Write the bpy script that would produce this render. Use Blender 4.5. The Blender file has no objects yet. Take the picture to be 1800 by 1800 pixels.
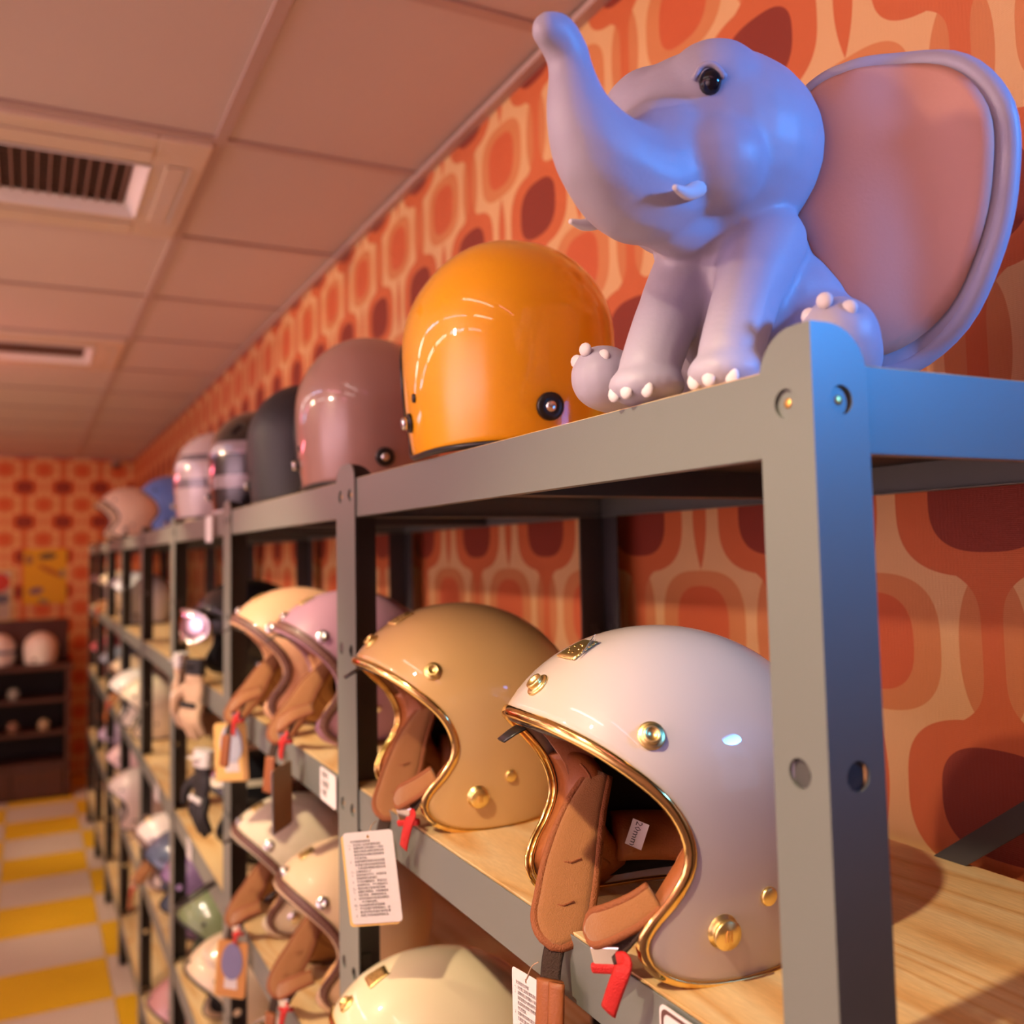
import bpy, bmesh, math, random
import numpy as np
from mathutils import Matrix, Vector
random.seed(7)
SC = bpy.context.scene
COL = SC.collection
R = math.radians

# ------------------------------------------------------------ camera
cx, cy, cz, yaw, pit, rol, fpx, ppy = (-0.39882, -0.39858, 1.87177, 0.473326, 0.069181, -0.020655, 1661.19, 856.59)
fwd = Vector((math.sin(yaw)*math.cos(pit), math.cos(yaw)*math.cos(pit), math.sin(pit)))
rt0 = Vector((math.cos(yaw), -math.sin(yaw), 0)); up0 = rt0.cross(fwd)
rt = rt0*math.cos(rol) + up0*math.sin(rol); upv = -rt0*math.sin(rol) + up0*math.cos(rol)
cam = bpy.data.cameras.new('camera'); camo = bpy.data.objects.new('camera', cam); COL.objects.link(camo)
m = Matrix.Identity(4)
for i, v in enumerate((rt, upv, -fwd)):
    m[0][i], m[1][i], m[2][i] = v
m[0][3], m[1][3], m[2][3] = cx, cy, cz
camo.matrix_world = m
cam.sensor_width = 36; cam.lens = fpx/1800*36
cam.shift_y = (ppy-900)/1800
cam.clip_start = 0.02
cam.dof.use_dof = True; cam.dof.focus_distance = 0.80; cam.dof.aperture_fstop = 4.0
SC.camera = camo

# ------------------------------------------------------------ colour management, world, lights
SC.view_settings.view_transform = 'Standard'; SC.view_settings.look = 'None'
SC.view_settings.gamma = 1; SC.view_settings.use_curve_mapping = False
SC.view_settings.exposure = -0.14
w = bpy.data.worlds.new('world'); SC.world = w; w.use_nodes = True
w.node_tree.nodes['Background'].inputs[0].default_value = (0.95, 0.72, 0.62, 1)
w.node_tree.nodes['Background'].inputs[1].default_value = 0.05

def aim(o, to):
    o.rotation_euler = (Vector(to)-o.location).to_track_quat('-Z', 'Y').to_euler()
def area(name, loc, to, sx, sy, power, col, spread=180):
    l = bpy.data.lights.new(name, 'AREA'); l.shape = 'RECTANGLE'; l.size = sx; l.size_y = sy
    l.energy = power; l.color = col; l.spread = R(spread)
    o = bpy.data.objects.new(name, l); o.location = loc; COL.objects.link(o); aim(o, to); return o
def spot(name, loc, to, power, col, size=70, blend=.6, rad=.03):
    l = bpy.data.lights.new(name, 'SPOT'); l.energy = power; l.color = col; l.spot_size = R(size); l.spot_blend = blend
    l.shadow_soft_size = rad
    o = bpy.data.objects.new(name, l); o.location = loc; COL.objects.link(o); aim(o, to); return o
WARM = (1.0, .79, .52)
SPOTS = [(-.87, -.05), (-.87, 1.25), (-.87, 2.6), (-.87, 4.0), (-.87, 5.5), (-.87, 7.0)]
for k, (sx, sy) in enumerate(SPOTS):
    spot('track_spot_light', (sx, sy, 2.66), (-.08, sy+.22, 1.15), 115 if k else 92, WARM, 62, .55, .022)
spot('far_aisle_spot_light', (-2.4, .9, 2.66), (.46, .3, 2.1), 100, (1, .66, .40), 60, .8, .05)
spot('far_aisle_spot_light', (-2.4, 2.9, 2.66), (.46, 2.3, 2.1), 100, (1, .66, .40), 60, .8, .05)
spot('far_aisle_spot_light', (-2.4, 6.4, 2.66), (-.2, 8.9, 1.3), 90, (1, .62, .30), 60, .8, .05)
spot('blue_screen_light', (1.0, -1.2, 2.45), (.15, -.06, 2.13), 180, (.05, .33, 1.0), 28, .85, .12)
area('pink_neon_light', (-2.2, 7.4, 2.5), (-1.2, 8.9, 2.4), .8, .5, 9, (1, .10, .10))
area('floor_bounce_light', (-1.9, 3.5, .05), (-1.9, 3.5, 2.8), 2.2, 7.0, 54, (1, .60, .36))
area('added_fill_light', (-3.2, .3, 2.0), (-4.2, .3, 1.9), 4.5, .4, 150, (1, .76, .92), 150)  # added fill, aimed at the unseen left wall for soft bounced light
area('pink_neon_light', (-1.15, 4.3, 2.25), (-.9, 4.0, 2.8), .7, .1, 3.5, (1, .16, .22))

# ------------------------------------------------------------ node helpers
def new_mat(name):
    mt = bpy.data.materials.new(name); mt.use_nodes = True
    return mt, mt.node_tree, mt.node_tree.nodes['Principled BSDF']
def mat(name, col, rough=.5, metal=0, coat=0, bump=0, bscale=80, spec=.5, trans=0, var=0, emit=None, estr=0, sheen=0, coat_r=.04):
    mt, nt, b = new_mat(name)
    b.inputs['Base Color'].default_value = (*col, 1); b.inputs['Roughness'].default_value = rough
    b.inputs['Metallic'].default_value = metal; b.inputs['Coat Weight'].default_value = coat
    b.inputs['Coat Roughness'].default_value = coat_r
    b.inputs['Specular IOR Level'].default_value = spec; b.inputs['Transmission Weight'].default_value = trans
    if sheen: b.inputs['Sheen Weight'].default_value = sheen
    if emit: b.inputs['Emission Color'].default_value = (*emit, 1); b.inputs['Emission Strength'].default_value = estr
    if bump or var:
        tc = nt.nodes.new('ShaderNodeTexCoord'); nz = nt.nodes.new('ShaderNodeTexNoise')
        nz.inputs['Scale'].default_value = bscale; nz.inputs['Detail'].default_value = 4
        nt.links.new(tc.outputs['Object'], nz.inputs['Vector'])
        if bump:
            bp = nt.nodes.new('ShaderNodeBump'); bp.inputs['Strength'].default_value = bump; bp.inputs['Distance'].default_value = .002
            nt.links.new(nz.outputs['Fac'], bp.inputs['Height']); nt.links.new(bp.outputs['Normal'], b.inputs['Normal'])
        if var:
            mx = nt.nodes.new('ShaderNodeMix'); mx.data_type = 'RGBA'; mx.inputs[6].default_value = (*col, 1)
            mx.inputs[7].default_value = (*[c*(1-var) for c in col], 1)
            nt.links.new(nz.outputs['Fac'], mx.inputs[0]); nt.links.new(mx.outputs[2], b.inputs['Base Color'])
    return mt
class E:  # tiny expression builder on math nodes
    def __init__(s, nt, sock): s.nt = nt; s.s = sock
    def op(s, o, b=None, c=None):
        n = s.nt.nodes.new('ShaderNodeMath'); n.operation = o
        s.nt.links.new(s.s, n.inputs[0])
        for i, v in ((1, b), (2, c)):
            if v is None: continue
            if isinstance(v, E): s.nt.links.new(v.s, n.inputs[i])
            else: n.inputs[i].default_value = v
        return E(s.nt, n.outputs[0])
    def __add__(s, b): return s.op('ADD', b)
    def __sub__(s, b): return s.op('SUBTRACT', b)
    def __mul__(s, b): return s.op('MULTIPLY', b)
    def abs(s): return s.op('ABSOLUTE')
    def pw(s, b): return s.op('POWER', b)
    def lt(s, b): return s.op('LESS_THAN', b)

def wallpaper_mat(axis, off_u, off_v, P=.305):
    mt, nt, b = new_mat('retro_wallpaper_'+axis)
    g = nt.nodes.new('ShaderNodeNewGeometry'); sp = nt.nodes.new('ShaderNodeSeparateXYZ')
    nt.links.new(g.outputs['Position'], sp.inputs[0])
    u0 = (E(nt, sp.outputs[axis]) - off_u) * (1/P); v0 = (E(nt, sp.outputs['Z']) - off_v) * (1/P)
    def cell(e, sh):   # centred repeat
        return (e + (sh+.5)).op('FLOORED_MODULO', 1.0) - .5 if False else ((e + (sh+.5)).op('FRACT') - .5)
    uA, vA, uB, vB = cell(u0, 0), cell(v0, 0), cell(u0, .5), cell(v0, .5)
    def se(u, v, a, c, n): return ((u.abs()*(1/a)).pw(n) + (v.abs()*(1/c)).pw(n)).lt(1)
    ringA = se(uA, vA, .365, .262, 2.9); coreA = se(uA, vA, .225, .178, 2.7)
    ringB = se(uB, vB, .300, .250, 2.9); coreB = se(uB, vB, .187, .178, 2.7)
    # stem joining the A cells: half width grows towards the cells
    stem = uA.abs().lt((vB.abs()*4.0).pw(5)*.10 + .040) * vB.abs().lt(.262)
    lensA = se(uA, vB, .128, .262, 2.2)
    lensB = (uB.abs()*(1/.050) + (vA.abs()*(1/.25)).pw(2)).lt(1)
    cols = dict(cream=(.76, .46, .205), ringA=(.62, .145, .040), lens=(.64, .235, .078), coreA=(.25, .030, .012), ringB=(.66, .25, .082), coreB=(.62, .125, .035))
    cur = None
    def layer(cur, fac, c):
        mx = nt.nodes.new('ShaderNodeMix'); mx.data_type = 'RGBA'
        if cur is None: mx.inputs[6].default_value = (*cols['cream'], 1)
        else: nt.links.new(cur, mx.inputs[6])
        mx.inputs[7].default_value = (*c, 1); nt.links.new(fac.s, mx.inputs[0]); return mx.outputs[2]
    for f, c in ((lensB, 'ringA'), (lensA, 'lens'), (stem, 'ringA'), (ringB, 'ringB'), (coreB, 'coreB'), (ringA, 'ringA'), (coreA, 'coreA')):
        cur = layer(cur, f, cols[c])
    nt.links.new(cur, b.inputs['Base Color'])
    b.inputs['Roughness'].default_value = .62
    # embossed weave of the paper
    w1 = nt.nodes.new('ShaderNodeTexWave'); w1.bands_direction = 'Z'; w1.inputs['Scale'].default_value = 160; w1.inputs['Distortion'].default_value = 1.5
    w2 = nt.nodes.new('ShaderNodeTexWave'); w2.bands_direction = axis; w2.inputs['Scale'].default_value = 70; w2.inputs['Distortion'].default_value = 3
    nt.links.new(g.outputs['Position'], w1.inputs['Vector']); nt.links.new(g.outputs['Position'], w2.inputs['Vector'])
    hh = E(nt, w1.outputs['Fac']) + E(nt, w2.outputs['Fac'])
    bp = nt.nodes.new('ShaderNodeBump'); bp.inputs['Strength'].default_value = .3; bp.inputs['Distance'].default_value = .0008
    nt.links.new(hh.s, bp.inputs['Height']); nt.links.new(bp.outputs['Normal'], b.inputs['Normal'])
    return mt

def wood_mat(name, c1, c2, c3, rough=.42, coat=.25, sc=(7, 1.1, 7)):
    mt, nt, b = new_mat(name)
    tc = nt.nodes.new('ShaderNodeNewGeometry'); mp = nt.nodes.new('ShaderNodeMapping')
    mp.inputs['Scale'].default_value = sc
    nt.links.new(tc.outputs['Position'], mp.inputs['Vector'])
    nz = nt.nodes.new('ShaderNodeTexNoise'); nz.inputs['Scale'].default_value = 1.1; nz.inputs['Detail'].default_value = 1.5; nz.inputs['Distortion'].default_value = .5
    nt.links.new(mp.outputs['Vector'], nz.inputs['Vector'])
    rings = (E(nt, nz.outputs['Fac'])*9).op('FRACT')
    cr = nt.nodes.new('ShaderNodeValToRGB'); nt.links.new(rings.s, cr.inputs['Fac'])
    el = cr.color_ramp.elements; el[0].color = (*c1, 1); el[0].position = 0; el[1].color = (*c1, 1); el[1].position = 1
    e = el.new(.55); e.color = (*c2, 1); e = el.new(.86); e.color = (*c3, 1)
    n2 = nt.nodes.new('ShaderNodeTexNoise'); n2.inputs['Scale'].default_value = 60; n2.inputs['Detail'].default_value = 3
    nt.links.new(mp.outputs['Vector'], n2.inputs['Vector'])
    mx = nt.nodes.new('ShaderNodeMix'); mx.data_type = 'RGBA'; mx.blend_type = 'MULTIPLY'; mx.inputs[0].default_value = .35
    nt.links.new(cr.outputs['Color'], mx.inputs[6]); nt.links.new(n2.outputs['Fac'], mx.inputs[7])
    nt.links.new(mx.outputs[2], b.inputs['Base Color'])
    b.inputs['Roughness'].default_value = rough; b.inputs['Coat Weight'].default_value = coat; b.inputs['Coat Roughness'].default_value = .2
    return mt

# ------------------------------------------------------------ object helpers
def link(o, parent=None):
    COL.objects.link(o)
    if parent is not None: o.parent = parent
    return o
def tag(o, label=None, cat=None, group=None, kind=None):
    if label: o['label'] = label
    if cat: o['category'] = cat
    if group: o['group'] = group
    if kind: o['kind'] = kind
    return o
def empty(name, loc=(0, 0, 0), rz=0, **k):
    o = bpy.data.objects.new(name, None); o.location = loc; o.rotation_euler = (0, 0, rz); o.empty_display_size = .05
    link(o); return tag(o, **k)
def mesh(name, verts, faces, mt=None, parent=None, smooth=False, solid=0, soff=-1, sub=0, bev=0, fix=False):
    me = bpy.data.meshes.new(name); me.from_pydata([tuple(v) for v in verts], [], [tuple(f) for f in faces]); me.validate()
    if smooth: me.polygons.foreach_set('use_smooth', [True]*len(me.polygons))
    o = bpy.data.objects.new(name, me)
    if mt: me.materials.append(mt)
    link(o, parent)
    if fix:
        bm = bmesh.new(); bm.from_mesh(me); bmesh.ops.recalc_face_normals(bm, faces=bm.faces); bm.to_mesh(me); bm.free()
    if bev:
        md = o.modifiers.new('bevel', 'BEVEL'); md.width = bev; md.segments = 2; md.limit_method = 'ANGLE'
    if solid:
        md = o.modifiers.new('solid', 'SOLIDIFY'); md.thickness = solid; md.offset = soff
    if sub:
        md = o.modifiers.new('sub', 'SUBSURF'); md.levels = sub; md.render_levels = sub
    return o
class MB:
    def __init__(s): s.v = []; s.f = []
    def add(s, v, f):
        n = len(s.v); s.v += [tuple(x) for x in v]; s.f += [tuple(i+n for i in q) for q in f]; return s
    def box(s, x0, x1, y0, y1, z0, z1, M=None):
        v = [Vector((x, y, z)) for x in (x0, x1) for y in (y0, y1) for z in (z0, z1)]
        if M: v = [M @ p for p in v]
        return s.add(v, [(0, 1, 3, 2), (4, 6, 7, 5), (0, 4, 5, 1), (2, 3, 7, 6), (0, 2, 6, 4), (1, 5, 7, 3)])
    def tube(s, pts, r, n=10, closed=False, caps=True, ry=None):
        v, f = sweep(pts, r, n, closed, caps, ry); return s.add(v, f)
    def lathe(s, prof, M=None, n=24):
        v = []; f = []
        for (r, z) in prof:
            for k in range(n):
                a = 2*math.pi*k/n; v.append(Vector((r*math.cos(a), r*math.sin(a), z)))
        for i in range(len(prof)-1):
            for k in range(n): f.append((i*n+k, i*n+(k+1) % n, (i+1)*n+(k+1) % n, (i+1)*n+k))
        f.append(tuple(range(n))[::-1]); f.append(tuple((len(prof)-1)*n+k for k in range(n)))
        if M: v = [M @ p for p in v]
        return s.add(v, f)
    def build(s, name, mt=None, parent=None, **k): return mesh(name, s.v, s.f, mt, parent, **k)
def sweep(pts, r, n=10, closed=False, caps=True, ry=None, ref=None):
    P = [Vector(p) for p in pts]; N = len(P); v = []; f = []
    rr = r if hasattr(r, '__len__') else [r]*N
    prev = None
    for i in range(N):
        a = P[(i-1) % N] if (closed or i > 0) else P[i]; b = P[(i+1) % N] if (closed or i < N-1) else P[i]
        t = (b-a).normalized()
        if ref is not None: u = Vector(ref[i]) if hasattr(ref[0], '__len__') else Vector(ref)
        else: u = prev if prev is not None else (Vector((0, 0, 1)) if abs(t.z) < .9 else Vector((1, 0, 0)))
        u = (u - t*u.dot(t)).normalized(); prev = u; wv = t.cross(u)
        rb = rr[i] if ry is None else ry
        for k in range(n):
            an = 2*math.pi*k/n; v.append(P[i] + u*(math.cos(an)*rr[i]) + wv*(math.sin(an)*rb))
    for i in range(N if closed else N-1):
        for k in range(n):
            j = (i+1) % N; f.append((i*n+k, i*n+(k+1) % n, j*n+(k+1) % n, j*n+k))
    if not closed and caps: f.append(tuple(range(n))[::-1]); f.append(tuple((N-1)*n+k for k in range(n)))
    return v, f
def bez(pts, n=12):  # catmull-rom through points
    P = [Vector(p) for p in pts]; out = []
    Q = [P[0]*2-P[1]] + P + [P[-1]*2-P[-2]]
    for i in range(len(P)-1):
        a, b, c, d = Q[i:i+4]
        for k in range(n):
            t = k/n; out.append(.5*((2*b) + (c-a)*t + (2*a-5*b+4*c-d)*t*t + (3*b-a-3*c+d)*t**3))
    out.append(P[-1]); return out
def prism(outline, holes, M, th, name, mt, parent, bev=0):
    """plate: 2D outline (and holes) in the local xy plane, thickness along +z"""
    bm = bmesh.new(); ed = []
    for loop in [outline]+holes:
        vs = [bm.verts.new((x, y, 0)) for x, y in loop]
        ed += [bm.edges.new((vs[i], vs[(i+1) % len(vs)])) for i in range(len(vs))]
    bmesh.ops.triangle_fill(bm, use_beauty=True, use_dissolve=False, edges=ed)
    fs = bm.faces[:]
    r = bmesh.ops.extrude_face_region(bm, geom=fs)
    bmesh.ops.translate(bm, vec=(0, 0, th), verts=[g for g in r['geom'] if isinstance(g, bmesh.types.BMVert)])
    bmesh.ops.recalc_face_normals(bm, faces=bm.faces)
    bm.transform(M)
    me = bpy.data.meshes.new(name); bm.to_mesh(me); bm.free(); me.materials.append(mt)
    o = bpy.data.objects.new(name, me); link(o, parent); return o
def dup_tree(o, parent=None, swap=None):
    c = o.copy(); COL.objects.link(c); c.parent = parent
    if swap and c.type == 'MESH' and c.material_slots:
        nm = stem(o.name)
        if nm in swap:
            c.material_slots[0].link = 'OBJECT'; c.material_slots[0].material = swap[nm]
    for ch in o.children: dup_tree(ch, c, swap)
    return c
def stem(n): return n.rsplit('.', 1)[0] if n.rsplit('.', 1)[-1].isdigit() else n
def circ(x, y, r, n=18): return [(x+r*math.cos(2*math.pi*k/n), y+r*math.sin(2*math.pi*k/n)) for k in range(n)]

def faced(loc, n, roll=0, ups=(0, 0, 1)):
    n = Vector(n).normalized(); u = Vector(ups); u = (u-n*u.dot(n)).normalized(); s_ = u.cross(n); mx = Matrix.Identity(4)
    for i, v in enumerate((s_, u, n)): mx[0][i], mx[1][i], mx[2][i] = v
    mx.translation = loc; return mx @ Matrix.Rotation(roll, 4, 'Z')
def text(body, size, mx, mt, parent, name='printed_text', al='LEFT', sp=1.15, ext=0):
    c = bpy.data.curves.new(name, 'FONT'); c.body = body; c.size = size; c.align_x = al; c.space_line = sp; c.resolution_u = 1; c.extrude = ext
    o = bpy.data.objects.new(name, c); COL.objects.link(o)
    me = bpy.data.meshes.new_from_object(o.evaluated_get(bpy.context.evaluated_depsgraph_get())); bpy.data.objects.remove(o); bpy.data.curves.remove(c)
    me.name = name; me.materials.clear(); me.materials.append(mt); me.polygons.foreach_set('material_index', [0]*len(me.polygons))
    o = bpy.data.objects.new(name, me); link(o, parent); o.matrix_local = mx; return o

# ------------------------------------------------------------ materials
M = {}
M['rack'] = mat('rack_grey_powder_coat', (.156, .170, .153), .42, 0, .15, .05, 900, coat_r=.35)
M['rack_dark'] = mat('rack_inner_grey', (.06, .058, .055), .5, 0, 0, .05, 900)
M['under_shade'] = mat('underside_shade', (.020, .018, .018), .6)  # shade colour for the added sheet under each board
M['rack_in'] = mat('rack_painted_shade', (.042, .038, .040), .55)  # shade painted into the posts' inward faces; the brace shares this tone
M['rivet'] = mat('bronze_rivet', (.75, .42, .12), .35, .9)
M['ply'] = wood_mat('pine_plywood', (.88, .58, .26), (.92, .68, .36), (.76, .43, .16))
M['ply_edge'] = mat('plywood_edge', (.72, .47, .22), .6, var=.3, bscale=300)
M['gold'] = mat('polished_gold', (.95, .68, .24), .12, 1)
M['goldp'] = mat('gold_stud', (.98, .76, .30), .34, 1)
M['silver'] = mat('polished_steel', (.78, .76, .76), .16, 1)
M['blackp'] = mat('black_plastic', (.012, .011, .012), .35)
M['foam'] = mat('black_foam', (.008, .007, .007), .9)
M['leather'] = mat('tan_leather', (.31, .090, .020), .48, 0, 0, .25, 500)
M['fabric'] = mat('tan_fabric', (.38, .15, .038), .8, 0, 0, .5, 900, sheen=.4, var=.25)
M['piping'] = mat('brown_piping', (.30, .088, .022), .6, 0, 0, .8, 700)
M['liner'] = mat('brown_liner', (.36, .12, .038), .8, 0, 0, .4, 300, sheen=.3)
M['brown_trim'] = mat('dark_brown_leather', (.12, .042, .028), .45, 0, .15, .3, 400)
M['pad_tan'] = mat('pale_tan_pad', (.66, .36, .14), .6, 0, 0, .2, 400)
M['web'] = mat('dark_webbing', (.045, .022, .012), .85, 0, 0, 1, 700)
M['red'] = mat('red_strap', (.60, .010, .008), .5, 0, 0, .6, 900)
M['paper'] = mat('white_paper', (.74, .68, .66), .8)
M['card'] = mat('yellow_card', (.85, .52, .16), .7)
M['ink'] = mat('print_ink', (.06, .045, .045), .8)
M['thread'] = mat('pale_thread', (.55, .36, .22), .8)
M['clear'] = mat('clear_film', (.95, .95, .95), .06, 0, 0, 0, trans=.95)
def paint(name, c, rough=.45, coat=1.0, metal=0): return mat(name, c, rough, metal, coat, coat_r=.02, spec=.3)
def shell_bands(name, base, band, bands, rough=.2):
    mt, nt, b = new_mat(name); tc = nt.nodes.new('ShaderNodeTexCoord'); sp = nt.nodes.new('ShaderNodeSeparateXYZ')
    nt.links.new(tc.outputs['Object'], sp.inputs[0]); z = E(nt, sp.outputs['Z']); cur = None
    for lo, hi in bands:
        f = z.op('GREATER_THAN', lo) * z.lt(hi); mx = nt.nodes.new('ShaderNodeMix'); mx.data_type = 'RGBA'
        if cur is None: mx.inputs[6].default_value = (*base, 1)
        else: nt.links.new(cur, mx.inputs[6])
        mx.inputs[7].default_value = (*band, 1); nt.links.new(f.s, mx.inputs[0]); cur = mx.outputs[2]
    nt.links.new(cur, b.inputs['Base Color']); b.inputs['Roughness'].default_value = rough; b.inputs['Coat Weight'].default_value = 1
    return mt

# ------------------------------------------------------------ room
W = .46; ZC = 2.809; YB = 8.9; XL = -4.2; YF = -2.6
def struct(o): o['kind'] = 'structure'; return o
wr = MB().box(W, W+.1, -.12, YB+.1, -.02, ZC+.1).build('wall_right', wallpaper_mat('Y', .232, 1.612)); struct(wr)
wb = MB().box(XL, W, YB, YB+.1, -.02, ZC+.1).build('wall_back', wallpaper_mat('X', -.435+.0, 1.612+.305*.02)); struct(wb)
wl = MB().box(XL-.1, XL, YF, YB+.1, -.02, ZC+.1).build('wall_left', mat('left_wall_paint', (.70, .58, .56), .8, bump=.1)); struct(wl)
# floor: checkerboard tiles
fl = MB().box(XL, 3.2, YF, YB, -.06, -.012).build('floor', mat('floor_screed', (.25, .2, .17), .8)); struct(fl)
T = .475
tm = MB().box(0, T-.003, 0, T-.003, -.012, 0)
t_y = mat('yellow_floor_tile', (.74, .40, .015), .38, var=.12, bscale=3); t_w = mat('pale_floor_tile', (.60, .44, .36), .38, var=.12, bscale=3)
proto_y = tm.build('floor_tile', t_y, fl, bev=.001); me_y = proto_y.data
me_w = me_y.copy(); me_w.materials[0] = t_w
fx0, fy0 = -.045, 4.145
nx0, nx1 = -4, 0; ny0, ny1 = -3, 9
first = True
for i in range(nx0, nx1+1):
    for j in range(ny0, ny1+1):
        x = fx0 + i*T; y = fy0 + j*T
        yel = (i+j) % 2 == 1
        if first: o = proto_y; first = False
        else: o = bpy.data.objects.new('floor_tile', me_y); link(o, fl)
        o.data = me_y if yel else me_w
        o.location = (x, y, 0)
# ceiling: grid with lay-in tiles
CP = .705
ce = MB().box(XL, 3.2, YF, YB, ZC+.04, ZC+.1).build('ceiling', mat('ceiling_void', (.3, .25, .22), .9)); struct(ce)
m_ct = mat('ceiling_tile_white', (.62, .50, .44), .85, bump=.15, bscale=200); m_grid = mat('ceiling_grid_metal', (.50, .36, .31), .5)
gx = [-.026 - CP*k for k in range(-1, 7)]; gy = [1.734 + CP*k for k in range(-6, 11)]
ct_mesh = None
for i, x0 in enumerate(gx[1:]):
    pass
xs = sorted([g for g in gx if XL < g < W]+[W, XL]); ys = sorted([g for g in gy if YF < g < YB]+[YF, YB])
def cell_used(x0, y0): return (abs(x0+.731) < .02 and (abs(y0-1.734) < .02 or abs(y0-(1.734+3*CP)) < .02))
tile_meshes = {}
for i in range(len(xs)-1):
    for j in range(len(ys)-1):
        x0, x1, y0, y1 = xs[i], xs[i+1], ys[j], ys[j+1]
        if cell_used(x0, y0): continue
        key = (round(x1-x0, 3), round(y1-y0, 3))
        if key not in tile_meshes:
            t = MB().box(.006, x1-x0-.006, .006, y1-y0-.006, 0, .014).build('ceiling_tile', m_ct, ce, bev=.002); tile_meshes[key] = t.data
        else:
            t = bpy.data.objects.new('ceiling_tile', tile_meshes[key]); link(t, ce)
        t.location = (x0, y0, ZC+.006)
for x in xs[1:-1]: MB().box(x-.013, x+.013, YF, YB, ZC-.002, ZC+.006).build('grid_bar', m_grid, ce)
for y in ys[1:-1]: MB().box(XL, W, y-.013, y+.013, ZC-.001, ZC+.0055).build('grid_bar', m_grid, ce)
tr = MB().box(W-.022, W, YF, YB, ZC-.014, ZC).build('trim_1', m_grid); struct(tr)
tr = MB().box(XL, W-.022, YB-.02, YB, ZC-.014, ZC).build('trim_2', m_grid); struct(tr)

# air conditioning cassettes in the ceiling
m_ac = mat('cassette_plastic', (.74, .60, .46), .32, coat=.3); m_acd = mat('cassette_dark', (.03, .02, .018), .6); m_fin = mat('cassette_fin', (.30, .17, .14), .5)
def cassette(y0, label):
    x0 = -.026-CP
    t = empty('air_conditioner_cassette', (x0+CP/2, y0+CP/2, ZC), label=label, cat='air conditioner', group='ceiling cassettes')
    a = CP/2-.012; hx, hy = .195, .158
    mb = MB()
    for x_0, x_1, y_0, y_1 in ((-a, -hx-.03, -a, a), (hx+.03, a, -a, a), (-hx-.03, hx+.03, -a, -hy-.03), (-hx-.03, hx+.03, hy+.03, a)):
        mb.box(x_0, x_1, y_0, y_1, -.014, .012)
    mb.build('panel', m_ac, t, bev=.004)
    fr = MB()
    for (xa, ya), (xb, yb) in (((-1, -1), (1, -1)), ((1, -1), (1, 1)), ((1, 1), (-1, 1)), ((-1, 1), (-1, -1))):
        o = [Vector((xa*(hx+.03), ya*(hy+.03), -.016)), Vector((xb*(hx+.03), yb*(hy+.03), -.016)), Vector((xb*hx, yb*hy, .012)), Vector((xa*hx, ya*hy, .012))]
        fr.add(o, [(0, 1, 2, 3)])
    fr.build('bevelled_frame', mat('cassette_frame', (.80, .76, .74), .35), t, solid=.004)
    MB().box(-hx-.01, hx+.01, -hy-.01, hy+.01, .030, .034).build('filter', m_acd, t)
    for k in range(14):
        x = -hx + (k+.5)*2*hx/14
        MB().box(x-.0022, x+.0022, -hy, hy, .004, .018).build('grille_fin', m_fin, t)
    mf = MB()
    for k in range(9):
        y = -hy + (k+.5)*2*hy/9; mf.box(-hx, hx, y-.0012, y+.0012, .012, .020)
    o = mf.build('cross_wires', m_fin, t)
    for sx_, sy_, wx, wy in ((0, 1, .22, .022), (0, -1, .22, .022), (1, 0, .022, .20), (-1, 0, .022, .20)):
        px_, py_ = sx_*.278, sy_*.258
        MB().box(px_-wx, px_+wx, py_-wy, py_+wy, -.020, -.015).build('air_flap', m_ac, t, bev=.002)
        if sx_: MB().box(px_+sx_*.030-.003, px_+sx_*.030+.003, py_-wy, py_+wy, -.019, -.013).build('flap_slot', M['paper'], t)
cassette(1.734, 'nearer square ceiling cassette with a dark grille beside the shelves')
cassette(1.734+3*CP, 'farther square ceiling cassette glowing pink under the neon')

# ------------------------------------------------------------ shelving racks
L = .9; D = .43; PW = .044; TH = .0022
LV = [1.979, 1.5575, 1.118, .67, .22]; RH = .053
ZP = 2.002
def arc(cx_, cy_, r, a0, a1, n=8): return [(cx_+r*math.cos(R(a0+(a1-a0)*k/n)), cy_+r*math.sin(R(a0+(a1-a0)*k/n))) for k in range(n+1)]
HZ = [1.957-.216*k for k in range(9)]
def empty_part(name, parent):
    o = bpy.data.objects.new(name, None); o.empty_display_size = .03; link(o, parent); return o
def join_prisms(name, items, mt, parent, sxy=(1, 1)):
    bm = bmesh.new()
    for (out, hol, Mx, th) in items:
        b2 = bmesh.new(); ed = []
        for loop in [out]+hol:
            vs = [b2.verts.new((x, y, 0)) for x, y in loop]
            ed += [b2.edges.new((vs[i], vs[(i+1) % len(vs)])) for i in range(len(vs))]
        bmesh.ops.triangle_fill(b2, use_beauty=True, edges=ed)
        r_ = bmesh.ops.extrude_face_region(b2, geom=b2.faces[:])
        bmesh.ops.translate(b2, vec=(0, 0, th), verts=[g for g in r_['geom'] if isinstance(g, bmesh.types.BMVert)])
        bmesh.ops.recalc_face_normals(b2, faces=b2.faces); b2.transform(Mx)
        tmp = bpy.data.meshes.new('tmp'); b2.to_mesh(tmp); b2.free(); bm.from_mesh(tmp); bpy.data.meshes.remove(tmp)
    bmesh.ops.recalc_face_normals(bm, faces=bm.faces)
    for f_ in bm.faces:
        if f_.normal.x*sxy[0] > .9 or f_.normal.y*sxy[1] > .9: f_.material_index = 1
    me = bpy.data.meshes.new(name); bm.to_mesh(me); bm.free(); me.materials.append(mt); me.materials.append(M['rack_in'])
    return link(bpy.data.objects.new(name, me), parent)
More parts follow.
